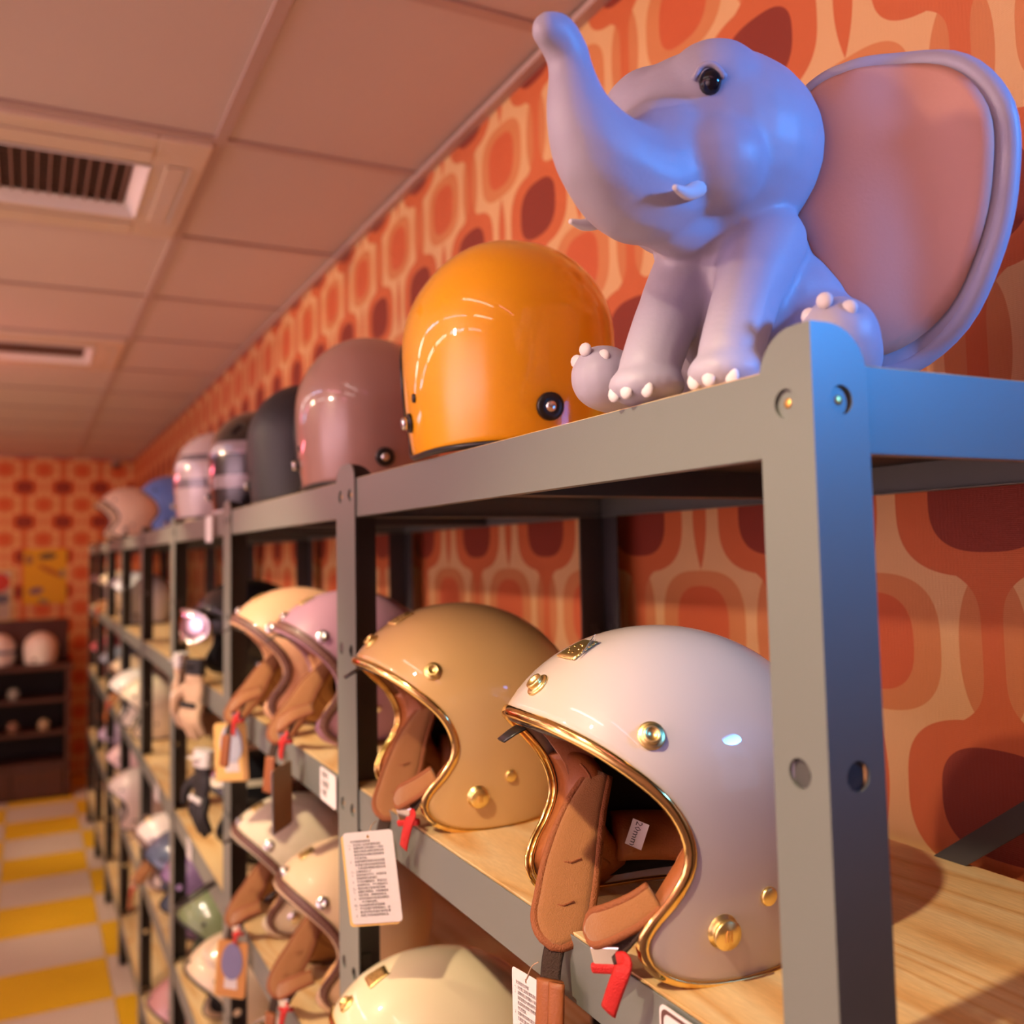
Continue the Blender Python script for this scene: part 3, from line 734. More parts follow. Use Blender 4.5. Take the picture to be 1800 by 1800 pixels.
# blurred helmets further along
def pp(n, c, r=.3): return paint(n, c, r)
far = [
 ('plain', .10, 4.68, Z2, 176, (.78, .78, .80), 'white helmet on the second boards, nearest of the far ones', G2),
 ('plain', .12, 5.15, Z2, 176, (.55, .55, .60), 'light grey helmet beyond the white one on the second boards', G2),
 ('leather', .10, 5.9, Z2, 176, (.70, .52, .35), 'sand helmet beyond the grey one on the second boards', G2),
 ('plain', .08, 3.98, Z3, 176, (.84, .74, .52), 'white and pale yellow helmet on the third boards', G3),
 ('plain', .06, 4.32, Z3, 176, (.80, .76, .70), 'white helmet just left of the pale yellow one', G3),
 ('leather', .10, 5.0, Z3, 176, (.72, .54, .34), 'tan helmet with brown edge beyond the white ones on the third boards', G3),
 ('plain', .09, 2.130, Z4, 176, (.72, .55, .38), 'glossy beige helmet low in the third rack', G4),
 ('plain', .12, 2.520, Z4, 176, (.17, .21, .10), 'matt green helmet low in the third rack behind the beige one', G4),
 ('plain', .12, 2.900, Z4, 176, (.32, .20, .38), 'lilac purple helmet beyond the green one', G4),
 ('plain', .10, 3.170, Z4, 176, (.10, .14, .22), 'dark blue-grey helmet beyond the lilac one', G4),
 ('leather', .08, 3.42, Z4, 176, (.84, .72, .66), 'pale pink helmet with yellow sides low in the fourth rack', G4),
 ('plain', .06, 4.30, Z4, 176, (.66, .55, .50), 'greyish pink helmet low in the fifth rack', G4),
 ('leather', .10, 1.630, Z4, 176, (.74, .56, .48), 'pale rose helmet low behind the double post', G4),
 ('leather', .10, 1.30, Z4, 176, (.70, .50, .36), 'light brown helmet low behind the double post, beside the rose one', G4),
 ('plain', .10, 2.45, Z5, 176, (.70, .50, .36), 'sand helmet on the lowest board of the third rack', G5),
 ('plain', .10, 3.05, Z5, 176, (.60, .30, .28), 'dusty red helmet on the lowest board of the fourth rack', G5),
 ('plain', .10, 6.6, Z2, 176, (.52, .36, .34), 'rosy brown helmet far along the second boards', G2),
 ('plain', .10, 5.6, Z3, 176, (.25, .28, .36), 'slate blue helmet far along the third boards', G3),
 ('plain', .10, 6.49, Z3, 176, (.50, .08, .10), 'dark red helmet far along the third boards', G3),
 ('plain', .10, 5.0, Z4, 176, (.62, .40, .42), 'rose helmet far along the fourth boards', G4),
 ('plain', .10, 5.7, Z4, 176, (.48, .36, .50), 'violet-grey helmet last in view on the fourth boards', G4),
]
for i, (k, x, y, z, r_, c, lab, g) in enumerate(far):
    helmet(k, x, y, z, r_ + (i*37 % 9)-4, pp('far_helmet_paint_%d' % i, c, .45 if 'matt' in lab else .3), lab, g, swap=LS if k == 'leather' else None, tilt=.02 if k == 'plain' else TILT)
# ------------------------------------------------------------ helpers for organic shapes
def ell(mb, c, r, n=20, rot=None):
    v = []; f = []
    for i in range(1, n//2):
        ph = math.pi*i/(n//2)
        for k in range(n):
            a = 2*math.pi*k/n; p = Vector((math.sin(ph)*math.cos(a)*r[0], math.sin(ph)*math.sin(a)*r[1], math.cos(ph)*r[2]))
            if rot: p = rot @ p
            v.append(Vector(c)+p)
    m_ = n//2-1
    top = len(v); q = Vector((0, 0, r[2])); q2 = Vector((0, 0, -r[2]))
    if rot: q = rot @ q; q2 = rot @ q2
    v.append(Vector(c)+q); v.append(Vector(c)+q2)
    for i in range(m_-1):
        for k in range(n): f.append((i*n+k, (i+1)*n+k, (i+1)*n+(k+1) % n, i*n+(k+1) % n))
    for k in range(n): f.append((top, k, (k+1) % n)); f.append((top+1, (m_-1)*n+(k+1) % n, (m_-1)*n+k))
    mb.add(v, f)
def limb(mb, pts, rad, n=10):
    P = bez(pts, n); N = len(P)
    for i, p in enumerate(P):
        t = i/(N-1)*(len(rad)-1); j = min(int(t), len(rad)-2); r = rad[j]+(rad[j+1]-rad[j])*(t-j); ell(mb, p, (r, r, r), 14)
def blend(mb, name, mt, parent, vox=.0035, it=8):
    o = mesh(name, mb.v, mb.f, mt, parent, smooth=True)
    md = o.modifiers.new('remesh', 'REMESH'); md.mode = 'VOXEL'; md.voxel_size = vox; md.use_smooth_shade = True
    md = o.modifiers.new('smooth', 'SMOOTH'); md.factor = .6; md.iterations = it
    dg = bpy.context.evaluated_depsgraph_get(); me = bpy.data.meshes.new_from_object(o.evaluated_get(dg))
    o.modifiers.clear(); o.data = me; me.polygons.foreach_set('use_smooth', [True]*len(me.polygons))
    return o

# ------------------------------------------------------------ seated elephant figurine (plain, generic)
el = empty('elephant_figurine', (.125, .190, 1.9804), R(200), label='lavender-grey seated elephant figurine with raised trunk and pink ears, by the corner post', cat='figurine')
m_el = mat('matt_lavender_glaze', (.43, .40, .50), .5, 0, 0, .08, 300); m_pk = mat('ear_lining_pink', (.70, .36, .28), .6, 0, 0, .08, 300)
m_nail = mat('toenail_ivory', (.72, .66, .68), .5); m_eye = mat('dark_glass_eye', (.01, .008, .01), .08)
b = MB()
ell(b, (-.015, 0, .072), (.072, .078, .072)); ell(b, (.010, 0, .110), (.052, .058, .062)); ell(b, (.025, 0, .140), (.048, .050, .040))
HC = Vector((.034, -.014, .206)); ell(b, HC, (.090, .092, .082), 28); ell(b, HC+Vector((.036, .028, .026)), (.044, .044, .046)); ell(b, HC+Vector((.036, -.028, .026)), (.044, .044, .046))
for s_ in (1, -1):
    ell(b, HC+Vector((.052, s_*.036, -.030)), (.040, .040, .036))       # cheeks
limb(b, [HC+Vector((.060, 0, -.022)), (.130, -.016, .160), (.170, -.018, .168), (.192, -.020, .190), (.197, -.022, .216), (.202, -.022, .234)], [.052, .044, .034, .024, .017, .014])
limb(b, [(.200, -.022, .232), (.212, -.022, .242), (.222, -.022, .243)], [.015, .015, .012])
limb(b, [HC+Vector((.030, 0, -.056)), (.100, -.014, .138), (.116, -.014, .140)], [.034, .022, .015])     # lower lip
for s_ in (1, -1):
    limb(b, [(.030, s_*.030, .125), (.066, s_*.034, .080), (.096, s_*.035, .030)], [.034, .026, .024])   # front legs
    ell(b, (.100, s_*.035, .016), (.031, .029, .017))
    ell(b, (-.010, s_*.062, .045), (.052, .034, .045))                                                # thighs
    limb(b, [(.010, s_*.078, .034), (.046, s_*.096, .032), (.066, s_*.102, .036)], [.032, .027, .028])
limb(b, [(-.070, -.030, .070), (-.070, -.095, .050), (-.040, -.120, .070), (-.028, -.116, .104), (-.036, -.098, .116)], [.010, .007, .006, .006, .007])
body = blend(b, 'body', m_el, el, .0032, 7)
for s_ in (1, -1):
    for k in (-1, 0, 1):
        c = MB(); ell(c, (.1265-.005*abs(k), s_*.035+k*.0150, .009), (.0026, .0056, .0062), 12); c.build('toenail', m_nail, el, smooth=True)
        c = MB(); a = R(90+k*48); ell(c, (.0880-.006*abs(k), s_*.103+math.cos(a)*.019, .036+math.sin(a)*.021), (.0030, .0062, .0058), 12); c.build('toenail', m_nail, el, smooth=True)
    c = MB(); ell(c, (.1085, s_*.048-.014, .2270), (.0075, .0085, .0100), 16); ey = c.build('eye', m_eye, el, smooth=True)
    # upper lid
    c = MB(); c.tube(bez([(.1050, s_*.058-.014, .2280), (.1110, s_*.053-.014, .2370), (.1150, s_*.045-.014, .2370), (.1160, s_*.039-.014, .2290)], 5), .0024, 8).build('eyelid', m_el, ey, smooth=True)
    c = MB(); c.tube(bez([(.100, s_*.036-.016, .158), (.134, s_*.044-.016, .140), (.154, s_*.046-.016, .138)], 6), [.0082-.0062*i/12 for i in range(13)], 12).build('tusk', m_nail, el, smooth=True)
# large rounded ears
def ear(s_):
    root = Vector((.006, s_*.070-.014, .206)); NF, NR = 96, 14
    U = Vector((-.30, s_*.95, -.02)).normalized() if s_ > 0 else Vector((-.96, -.22, -.02)).normalized(); V = Vector((.10, 0, 1)).normalized(); Wn = U.cross(V)*(1 if s_ > 0 else -1)
    def out(a):  # outline radii, angle from U towards V
        pts = [(-180, .015), (-150, .045), (-120, .110), (-100, .160), (-80, .186), (-60, .180), (-40, .160), (-20, .146), (0, .138), (20, .120), (40, .088), (60, .064), (90, .045), (120, .032), (150, .020), (180, .015)]
        for (a0, r0), (a1, r1) in zip(pts, pts[1:]):
            if a0 <= a <= a1:
                i = pts.index((a0, r0)); t = (a-a0)/(a1-a0); rm = pts[i-1][1] if i else pts[-2][1]; rn = pts[i+2][1] if i+2 < len(pts) else pts[1][1]
                return .5*((2*r0)+(r1-rm)*t+(2*rm-5*r0+4*r1-rn)*t*t+(3*r0-rm-3*r1+rn)*t**3)
    def P(a, q, off):
        r = out(a)*q; u = math.cos(R(a))*r; v = math.sin(R(a))*r
        curl = -.030*q*q*abs(math.sin(R(a)))-.16*max(0, u-.07)**2*4+.006*math.sin(u*60)*q
        return root+U*u+V*v+Wn*(curl+off)
    rim = [P(-180+360*k/NF, 1, 0) for k in range(NF)]
    mb = MB(); v = []; f = []
    for side in (1, -1):
        base = len(v); v.append(P(0, 0, side*.006))
        for j in range(1, NR+1):
            for k in range(NF): v.append(P(-180+360*k/NF, j/NR, side*.0045))
        for k in range(NF): f.append((base, base+1+k, base+1+(k+1) % NF))
        for j in range(NR-1):
            for k in range(NF): f.append((base+1+j*NF+k, base+1+(j+1)*NF+k, base+1+(j+1)*NF+(k+1) % NF, base+1+j*NF+(k+1) % NF))
    o = mesh('ear', v, f, m_el, el, smooth=True)
    vv, ff = sweep(rim, .0080, 12, True, ref=Wn); n0 = len(v)
    me2 = mesh('rim', vv, ff, m_el, o, smooth=True)
    v = [P(0, 0, .0075)]; f = []
    for j in range(1, NR+1):
        for k in range(NF): v.append(P(-180+360*k/NF, .93*j/NR, .0072))
    for k in range(NF): f.append((0, 1+k, 1+(k+1) % NF))
    for j in range(NR-1):
        for k in range(NF): f.append((1+j*NF+k, 1+(j+1)*NF+k, 1+(j+1)*NF+(k+1) % NF, 1+j*NF+(k+1) % NF))
    ln = mesh('ear_lining', v, f, m_pk, o, smooth=True, solid=.001, soff=0); ln['label'] = 'salmon pink inside of the ear'
ear(1); ear(-1)

# ------------------------------------------------------------ paper tags and price labels
TXT = '''　安全帽使用說明書
一、安全帽之選用及購買須知
１　選購時應注意帽體大小適合
　　頭部並檢查內襯及頤帶扣具
　　應選用貼有檢驗合格標識者
　　勿任意改裝。　
２　配戴時應將頤帶扣緊並調整
　　至適當位置以免脫落受傷害
　　，如有鬆動應重新調整長度
二、正確配戴方式
１　前緣與眉毛平行，扣環扣緊
　　兩側頤帶長度相同。
２　不可將帽體後仰，應保持正
　　面視野良好，不可遮蔽耳朵
三、使用中應注意事項及保養
１　帽體受撞擊後，內部緩衝材
　　可能受損，即應更換新品。
２　清潔時請用中性清潔劑擦拭
　　，不可使用溶劑。
四、安全帽應避免高溫曝曬
１　不可放置於密閉車廂內，或
　　靠近熱源以免變形損壞影響
２　使用三年後建議更換新品。'''
def hang_tag(loc, n, roll, w_, h_, label, face, back, txt=None, blob=None, string=None, grp=None, clip=0):
    t = empty('hanging_tag', loc, label=label, cat='tag', group=grp)
    mx = Matrix.Translation(-Vector(loc)) @ faced(loc, n, roll)
    r = .004
    def plate(name, mt, dx, dy, dz, k=1.0, par=t):
        out = arc(w_/2*k-r, h_/2*k-r, r, 0, 90, 4)+arc(-w_/2*k+r, h_/2*k-r, r, 90, 180, 4)+arc(-w_/2*k+r, -h_/2*k+r, r, 180, 270, 4)+arc(w_/2*k-r, -h_/2*k+r, r, 270, 360, 4)
        return prism(out, [circ(0, h_/2*k-.006, .0018, 10)], mx @ Matrix.Translation((dx, dy, dz)), .0004, name, mt, par)
    plate('front_sheet', face, 0, 0, 0); plate('backing_card', back, -.0035, -.003, -.0016)
    if txt: text(txt, h_*.0300, mx @ Matrix.Translation((-w_/2+.005, h_/2-.0115, .0007)), M['ink'], t, sp=1.22)
    if blob:
        out = [(w_*.36*math.cos(2*math.pi*k/28), h_*.10+h_*.33*math.sin(2*math.pi*k/28)*(1.12 if math.sin(2*math.pi*k/28) > 0 else .9)) for k in range(28)]
        prism(out, [], mx @ Matrix.Translation((0, 0, .0012)), .0006, 'oval_sticker', blob, t)
        prism([(-w_*.22, -h_*.36), (w_*.22, -h_*.36), (w_*.20, -h_*.16), (-w_*.22, -h_*.16)], [], mx @ Matrix.Translation((0, 0, .0006)), .0003, 'pale_patch', M['paper'], t)
    if string:
        top = mx @ Vector((0, h_/2-.006, .0006)); e = Vector(string)-Vector(loc)
        vv, ff = sweep(bez([top, top.lerp(e, .5)+Vector((0, 0, .004)), e], 6), .0005, 6); mesh('string', vv, ff, M['thread'], t, smooth=True)
    return t
hang_tag((-.046, .658, 1.508), (-.62, -.78, .02), R(7), .060, .101, 'white instruction tag with small print, hanging before the double post', M['paper'], M['card'], TXT, None, (-.030, .690, 1.560), 'tags hanging from the helmets')
hang_tag((-.026, .322, 1.466), (-.97, .05, .06), R(8), .056, .108, 'white instruction tag hanging behind the brown sleeve of the cream helmet', M['paper'], M['card'], TXT, None, (-.026, .300, 1.540), 'tags hanging from the helmets')
m_ov = mat('pale_blue_sticker', (.50, .52, .62), .5); m_ov2 = mat('violet_sticker', (.22, .20, .36), .5)
hang_tag((-.035, 1.553, 1.491), (-.62, -.78, 0), R(3), .068, .112, 'yellow card tag with a pale blue oval, in front of the third post', M['card'], M['card'], None, m_ov, (-.020, 1.60, 1.560), 'tags hanging from the helmets')
hang_tag((-.035, 1.553, 1.074), (-.62, -.78, 0), R(-4), .062, .105, 'orange-brown card tag with a violet oval, low before the third post', mat('orange_card', (.62, .28, .08), .7), M['card'], None, m_ov2, (-.020, 1.62, 1.13), 'tags hanging from the helmets')
hang_tag((-.030, 1.150, 1.490), (.75, -.66, 0), R(2), .060, .100, 'card tag seen almost edge-on, hanging below the mauve helmet', mat('kraft_card', (.42, .24, .12), .7), mat('pale_blue_card', (.55, .60, .70), .7), None, None, (-.02, 1.16, 1.555), 'tags hanging from the helmets')
hang_tag((-.012, 1.965, 1.945), (-1, -.2, 0), 0, .042, .060, 'small pale tag hanging from the top rail below the striped helmet', M['paper'], M['paper'], None, None, None, 'tags hanging from the helmets')
def rail_label(y0, y1, z0, z1, label, rows, border=False):
    t = empty('price_label', (0, (y0+y1)/2, (z0+z1)/2), label=label, cat='label', group='labels stuck on the shelf rails')
    w_, h_ = y1-y0, z1-z0; mx = faced((0, 0, 0), (-1, 0, 0)); r = .006
    def rr(k): a, b_ = w_/2-k, h_/2-k; return arc(a-r, b_-r, r, 0, 90, 4)+arc(-a+r, b_-r, r, 90, 180, 4)+arc(-a+r, -b_+r, r, 180, 270, 4)+arc(a-r, -b_+r, r, 270, 360, 4)
    sh = Matrix.Translation((-.0005, 0, 0)) @ mx
    prism(rr(0), [], sh, .0008, 'label_card', M['paper'], t)
    if border:
        prism(rr(.0022), [rr(.0048)], Matrix.Translation((-.0014, 0, 0)) @ mx, .0002, 'brown_border', mat('border_ink', (.12, .05, .04), .6), t)
    text('\n'.join(rows), h_/(len(rows)+1.2), Matrix.Translation((-.0018, 0, 0)) @ mx @ Matrix.Translation((-w_*.36, h_/2-h_/(len(rows)+.8), 0)), M['ink'], t)
    return t
rail_label(.952, 1.034, 1.508, 1.556, 'white printed label on the rail just left of the double post', ['頤帶式', '輕量帽', '特價'])
rail_label(.060, .168, 1.480, 1.556, 'white label with a brown border on the rail beside the corner post', ['・・・・・', '・　　　・', '・・・・・'], True)
rail_label(3.02, 3.12, 1.060, 1.112, 'small white label on the rail of the fourth rack', ['輕量帽', '特價'])
rail_label(2.30, 2.38, 1.064, 1.114, 'small pale label on the lower rail of the third rack', ['復古帽', '特價'])
rail_label(1.95, 2.03, .615, .668, 'pale label on the low rail of the third rack', ['輕量帽', '特價'])

# ------------------------------------------------------------ motocross helmet, goggles and gloves in the third rack
def goggles():
    t = empty('riding_goggles', (-.040, 2.16, 1.700), R(0), label='chrome mirrored riding goggles strapped over the black motocross helmet', cat='goggles')
    out = []
    for k in range(48):
        a = 2*math.pi*k/48; c, s_ = math.cos(a), math.sin(a); x = .082*(abs(c)**.7)*(1 if c > 0 else -1); z = .040*(abs(s_)**.75)*(1 if s_ > 0 else -1)-(.012 if abs(x) < .02 and s_ < 0 else 0)*-1
        out.append((x, z))
    def P(x, z, q=1, d=0): # curved face, local: forward -x world
        x *= q; z *= q; return Vector((-.0+5.2*x*x-d, x, z))
    v = [P(x, z, q, .010*(1-q*q)) for q in (1, .8, .6, .4, .2, .02) for x, z in out]; f = []
    for j in range(5):
        for k in range(48): f.append((j*48+k, (j+1)*48+k, (j+1)*48+(k+1) % 48, j*48+(k+1) % 48))
    mesh('mirror_lens', v, f, mat('pink_blue_mirror', (.90, .70, .80), .06, 1), t, smooth=True, solid=.002)
    rim = [P(x, z, 1.02) for x, z in out]; vv, ff = sweep(rim, .0075, 10, True, ref=(1, 0, 0), ry=.006); mesh('frame', vv, ff, mat('chrome_frame', (.80, .76, .78), .15, 1), t, smooth=True)
    for s_ in (1, -1):
        vv, ff = sweep(bez([P(s_*.084, 0), Vector((.075, s_*.112, .004)), Vector((.150, s_*.126, .010)), Vector((.24, s_*.105, .016))], 6), .0016, 8, ref=(0, 1, 0), ry=.019); mesh('strap', vv, ff, M['blackp'], t, smooth=True)
    t.rotation_euler = (0, 0, R(10)); return t
helmet('plain', .120, 2.180, Z2, 190, paint('gloss_black_far', (.012, .012, .015)), 'glossy black motocross helmet behind the chrome goggles', G2, tilt=.02)
goggles()
def glove(name, loc, rz, tiltx, mt, mc, label, sc=1.0):
    t = empty(name, loc, rz, label=label, cat='glove', group='riding gloves in the third rack'); mb = MB()
    ell(mb, (0, 0, -.045), (.014, .042, .050)); ell(mb, (0, 0, -.010), (.017, .036, .030))
    for k, (y, l_) in enumerate(((-.033, .062), (-.011, .076), (.012, .074), (.034, .056))):
        limb(mb, [(0, y*.9, -.080), (-.006, y*1.15, -.080-l_*.5), (-.004+.012, y*1.25, -.080-l_)], [.0120, .0110, .0090], 7)
    limb(mb, [(-.004, .036, -.040), (-.016, .056, -.064), (-.018, .060, -.092)], [.0140, .0125, .0095], 7)
    o = blend(mb, 'hand', mt, t, .0034, 4)
    c = MB(); c.tube([(0, 0, -.004), (0, 0, .034)], .020, 20, ry=.038); c.build('cuff', mc, t, smooth=False, bev=.002)
    c = MB(); c.tube([(-.021, -.024, .016), (-.022, .022, .016)], .0022, 8, ry=.011); c.build('cuff_strap', mc, t)
    for k, y in enumerate((-.028, -.009, .010, .029)):
        c = MB(); ell(c, (-.014, y, -.078), (.006, .0085, .008), 10); c.build('knuckle_guard', mc, t, smooth=True)
    t.rotation_euler = (0, tiltx, rz); t.scale = (sc,)*3; return t
m_gb = mat('beige_glove', (.62, .42, .27), .7); m_gk = mat('black_glove', (.014, .012, .014), .6); m_wht = mat('white_patch', (.72, .68, .66), .4)
glove('riding_glove', (-.026, 2.08, 1.590), R(20), R(4), m_gb, m_gk, 'beige riding glove hanging over the rail below the goggles')
glove('riding_glove', (-.026, 2.32, 1.585), R(-15), R(3), m_gb, m_wht, 'beige riding glove with a white cuff, left of its pair')
glove('riding_glove', (-.030, 1.93, 1.395), R(10), R(3), m_gk, m_wht, 'black riding glove with a white cuff, hanging lowest beside the third post')
helmet('plain', .130, 2.120, Z3, 184, shell_bands('black_white_graphics', (.012, .012, .015), (.62, .54, .42), [(.090, .120), (.185, .200)]), 'black helmet with pale graphic bands on the third board, third rack', G3, tilt=.02)
t = empty('strap_loop', (-.02, 1.995, 1.095), label='black strap loop hanging over the third board beside the post', cat='strap')
vv, ff = sweep([Vector((-.012+.045*math.cos(a), .055*math.sin(a), -.012+.030*math.cos(a+.6))) for a in [2*math.pi*k/40 for k in range(40)]], .0030, 8, True, ref=(0, 0, 1), ry=.009); mesh('strap', vv, ff, M['blackp'], t, smooth=True)

# ------------------------------------------------------------ far end of the room
m_cab = mat('dark_red_wood', (.085, .022, .012), .4, coat=.4, var=.3, bscale=12); m_cabd = mat('cabinet_interior', (.022, .012, .008), .7)
cb = empty('display_cabinet', (-.67, 8.10, 0), label='dark wooden display cabinet against the wallpapered back wall', cat='cabinet')
x0, x1, y0_, y1_ = -.60, .59, 0, .42
for a in (x0, x1-.035): MB().box(a, a+.035, y0_, y1_, 0, 1.05).build('side_panel', m_cab, cb, bev=.003)
MB().box(x0-.015, x1+.015, y0_-.015, y1_, 1.015, 1.05).build('top_board', m_cab, cb, bev=.004)
MB().box(x0+.035, x1-.035, y1_-.015, y1_, .04, 1.015).build('back_panel', m_cabd, cb)
MB().box(x0+.035, x1-.035, y0_+.02, y1_-.02, 0, .26).build('base_plinth', m_cab, cb, bev=.003)
for k in range(3):
    xa = x0+.045+k*.37; MB().box(xa, xa+.355, y0_+.004, y0_+.022, .03, .235).build('drawer_front', m_cab, cb, bev=.004)
for z in (.26, .50, .76): MB().box(x0+.035, x1-.035, y0_+.01, y1_-.02, z, z+.022).build('shelf', m_cab, cb, bev=.002)
for z, n_ in ((.522, 5), (.782, 4)):
    for k in range(n_):
        x = x0+.12+k*.22; c = MB(); c.lathe([(.030, 0), (.040, .010), (.044, .050), (.036, .080), (.012, .092)], None, 18)
        o = c.build('small_jar', mat('jar_%d_%d' % (k, int(z*100)), random.choice([(.40, .25, .15), (.35, .33, .30), (.25, .12, .08)]), .2, coat=.6)); o.location = (cb.location.x+x, cb.location.y+.12, z)
        tag(o, 'small glazed jar, %s from the right on the %s shelf of the dark cabinet' % (['fifth', 'fourth', 'third', 'second', 'first'][k+5-n_], 'middle' if z < .7 else 'upper'), 'jar', 'jars in the dark cabinet, %s shelf' % ('middle' if z < .7 else 'upper'))
hb = MB().box(-1.28, -.09, 8.44, 8.50, 1.051, 1.40).build('hutch_panel', m_cab, None, bev=.004); tag(hb, 'low dark wooden panel standing behind the white helmets on the cabinet', 'panel')
helmet('plain', -.300, 8.26, 1.056, 70, paint('cab_white', (.88, .84, .80)), 'round white helmet on the cabinet, right of its pair', 'white helmets on the cabinet', tilt=0)
helmet('plain', -.600, 8.26, 1.056, 75, shell_bands('cab_white_blue', (.88, .80, .80), (.10, .13, .30), [(.095, .125)]), 'white helmet with a dark blue band on the cabinet, at the picture edge', 'white helmets on the cabinet', tilt=0)
def poster(xa, xb, za, zb, label, base, blobs, frame=None):
    t = empty('wall_poster', ((xa+xb)/2, YB, (za+zb)/2), label=label, cat='poster'); w_, h_ = (xb-xa)/2, (zb-za)/2
    MB().box(-w_, w_, -.006, -.0005, -h_, h_).build('sheet', base, t)
    if frame:
        f = MB()
        for q in ((-w_-.02, -w_, -h_-.02, h_+.02), (w_, w_+.02, -h_-.02, h_+.02), (-w_, w_, -h_-.02, -h_), (-w_, w_, h_, h_+.02)): f.box(q[0], q[1], -.016, -.0005, q[2], q[3])
        f.build('frame', frame, t, bev=.002)
    for i, (bx_, bz, rx, rz_, c, sp_) in enumerate(blobs):
        out = [(bx_*w_+rx*w_*math.cos(2*math.pi*k/20)*(1+.2*math.sin(3*k)), bz*h_+rz_*h_*math.sin(2*math.pi*k/20)) for k in range(20)]
        prism(out, [], Matrix(((1, 0, 0, 0), (0, 0, -1, -.0062-.0004*i), (0, 1, 0, 0), (0, 0, 0, 1))) @ Matrix.Rotation(sp_, 4, 'Z'), .0003, 'printed_shape', mat('poster_ink_%d_%s' % (i, label[:6]), c, .7), t)
poster(-.435, -.095, 1.51, 1.99, 'yellow poster with dark blurred shapes on the back wall', mat('poster_yellow', (.72, .42, .015), .7), [(.2, .72, .42, .12, (.10, .08, .05), .1), (-.75, .62, .2, .2, (.35, .18, .06), 0), (.1, .25, .7, .10, (.45, .16, .02), -.5), (-.55, -.45, .34, .13, (.20, .12, .16), .2), (.45, -.85, .3, .10, (.35, .26, .10), -.4), (.8, .1, .12, .16, (.30, .26, .14), 0)])
poster(-.93, -.535, 1.39, 1.80, 'red, white and grey framed poster at the left picture edge', mat('poster_grey', (.48, .42, .36), .7), [(.55, .55, .45, .40, (.55, .05, .04), 0), (.6, -.15, .40, .22, (.12, .13, .18), 0), (-.4, .1, .4, .7, (.30, .20, .12), 0)], mat('cream_frame', (.76, .60, .26), .5))
t = empty('security_camera', (.300, 8.82, 2.77), label='small black dome security camera near the far ceiling corner', cat='camera')
MB().lathe([(.045, .0), (.045, -.018), (.040, -.024)][::1], None, 24).build('mount', mat('camera_mount', (.35, .28, .26), .5), t, smooth=False)
c = MB(); ell(c, (0, 0, -.034), (.034, .034, .030), 18); c.build('dome', M['blackp'], t, smooth=True)

# ------------------------------------------------------------ lamps the room has (above and behind the camera)
def tube_lamp(x, y0, y1, col, st, label, z=2.74):
    t = empty('tube_lamp', (x, (y0+y1)/2, z), label=label, cat='lamp', group='coloured tube lamps over the aisle')
    h = (y1-y0)/2
    MB().tube([(0, -h, 0), (0, h, 0)], .014, 10).build('glass_tube', mat('tube_'+label[:5]+'%.1f' % y0, (.9, .9, .9), .4, emit=col, estr=st), t, smooth=True)
    MB().box(-.02, .02, -h, h, .016, .040).build('batten', M['paper'], t)
    for s_ in (-1, 1): MB().box(-.006, .006, s_*h-.004*s_-.004, s_*h-.004*s_+.004, .012, ZC-z).build('hanger', M['silver'], t)
seq = [((1, .85, .8), 'white'), ((1, .30, .48), 'pink'), ((.45, .62, 1), 'blue'), ((1, .85, .8), 'white')]
for j, x in enumerate((-1.55, -2.75)):
    for k in range(6):
        c_, nm_ = seq[(k+j) % 4]; y = -.9+k*1.25
        tube_lamp(x, y, y+.95, c_, 16, '%s tube lamp hung over the aisle, %s of the %s row' % (nm_, ['behind the camera', 'beside the first rack', 'beside the third rack', 'beside the fourth rack', 'beside the fifth rack', 'beside the seventh rack'][k], 'nearer' if j == 0 else 'farther'))
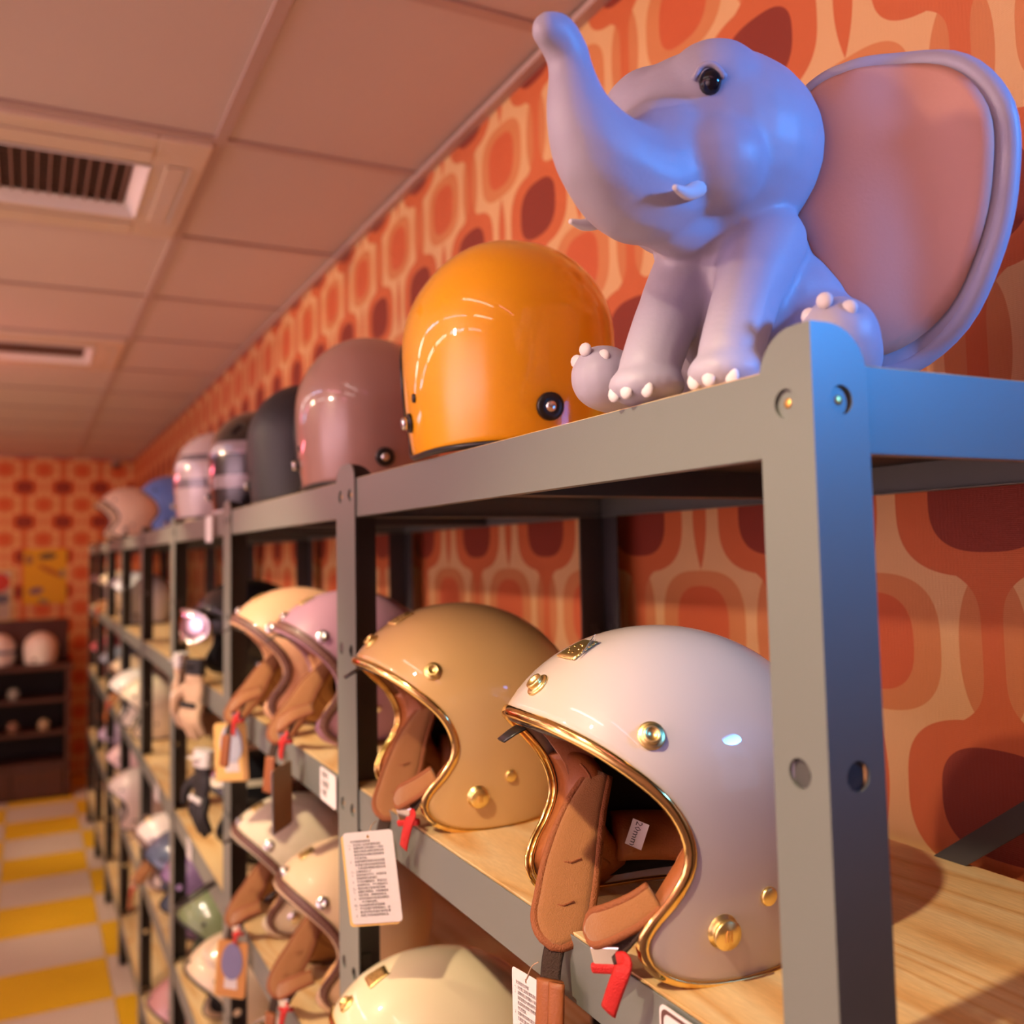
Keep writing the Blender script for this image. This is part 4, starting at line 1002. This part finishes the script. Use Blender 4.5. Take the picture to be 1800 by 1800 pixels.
for k, (sx, sy) in enumerate(SPOTS):
    t = empty('track_spotlight', (sx, sy, 2.70), label='black track spotlight over the aisle, facing the %s rack' % ['first', 'second', 'fourth', 'fifth', 'seventh', 'last'][k], cat='spotlight', group='track spotlights')
    MB().lathe([(.034, 0), (.036, .06), (.030, .085), (.012, .105)], None, 20).build('housing', M['blackp'], t, smooth=True)
    MB().lathe([(.026, .002), (.026, .004)], None, 20).build('lens', mat('spot_lens_%d' % k, (1, 1, 1), .3, emit=(1, .80, .55), estr=60), t)
tube_lamp(-.62, -1.25, -.30, (1, .34, .55), 7, 'pink tube lamp over the aisle just behind the camera')
tube_lamp(-.78, -.24, .60, (1, .88, .85), 10, 'white tube lamp over the aisle beside the first rack, nearest the shelves')
sg = empty('backlit_sign', (1.12, -1.55, 2.02), R(-28), label='bluish backlit shop sign behind the camera', cat='sign')
def rrect(a, b_, r): return arc(a-r, b_-r, r, 0, 90, 6)+arc(-a+r, b_-r, r, 90, 180, 6)+arc(-a+r, -b_+r, r, 180, 270, 6)+arc(a-r, -b_+r, r, 270, 360, 6)
XZ = Matrix(((-1, 0, 0, 0), (0, 0, 1, 0), (0, 1, 0, 0), (0, 0, 0, 1)))
prism(rrect(.44, .52, .12), [], XZ, .01, 'lit_face', mat('sign_face', (.8, .85, 1), .5, emit=(.50, .60, 1.0), estr=.75), sg)
prism(rrect(.46, .54, .13), [], XZ @ Matrix.Translation((0, 0, -.08)), .078, 'case', M['silver'], sg)
prism(circ(0, .10, .12, 28), [], XZ @ Matrix.Translation((0, 0, .011)) @ Matrix.Diagonal((2.7, 1, 1, 1)), .003, 'oval_band', mat('sign_band', (.30, .22, .30), .6, emit=(.35, .25, .40), estr=.6), sg)
text('レトロ', .17, XZ @ Matrix.Translation((0, .04, .016)), mat('sign_letters', (.8, .7, .2), .5, emit=(.75, .65, .40), estr=.7), sg, 'sign_lettering', 'CENTER')
wf = MB().box(XL, 3.2, YF-.1, YF, 0, ZC+.1).build('wall_front', mat('front_wall_paint', (.50, .38, .34), .8)); struct(wf)

for k in protos:   # drop the prototypes, all copies are linked already
    def rm(o):
        for c in list(o.children): rm(c)
        bpy.data.objects.remove(o)
    rm(protos[k][0])
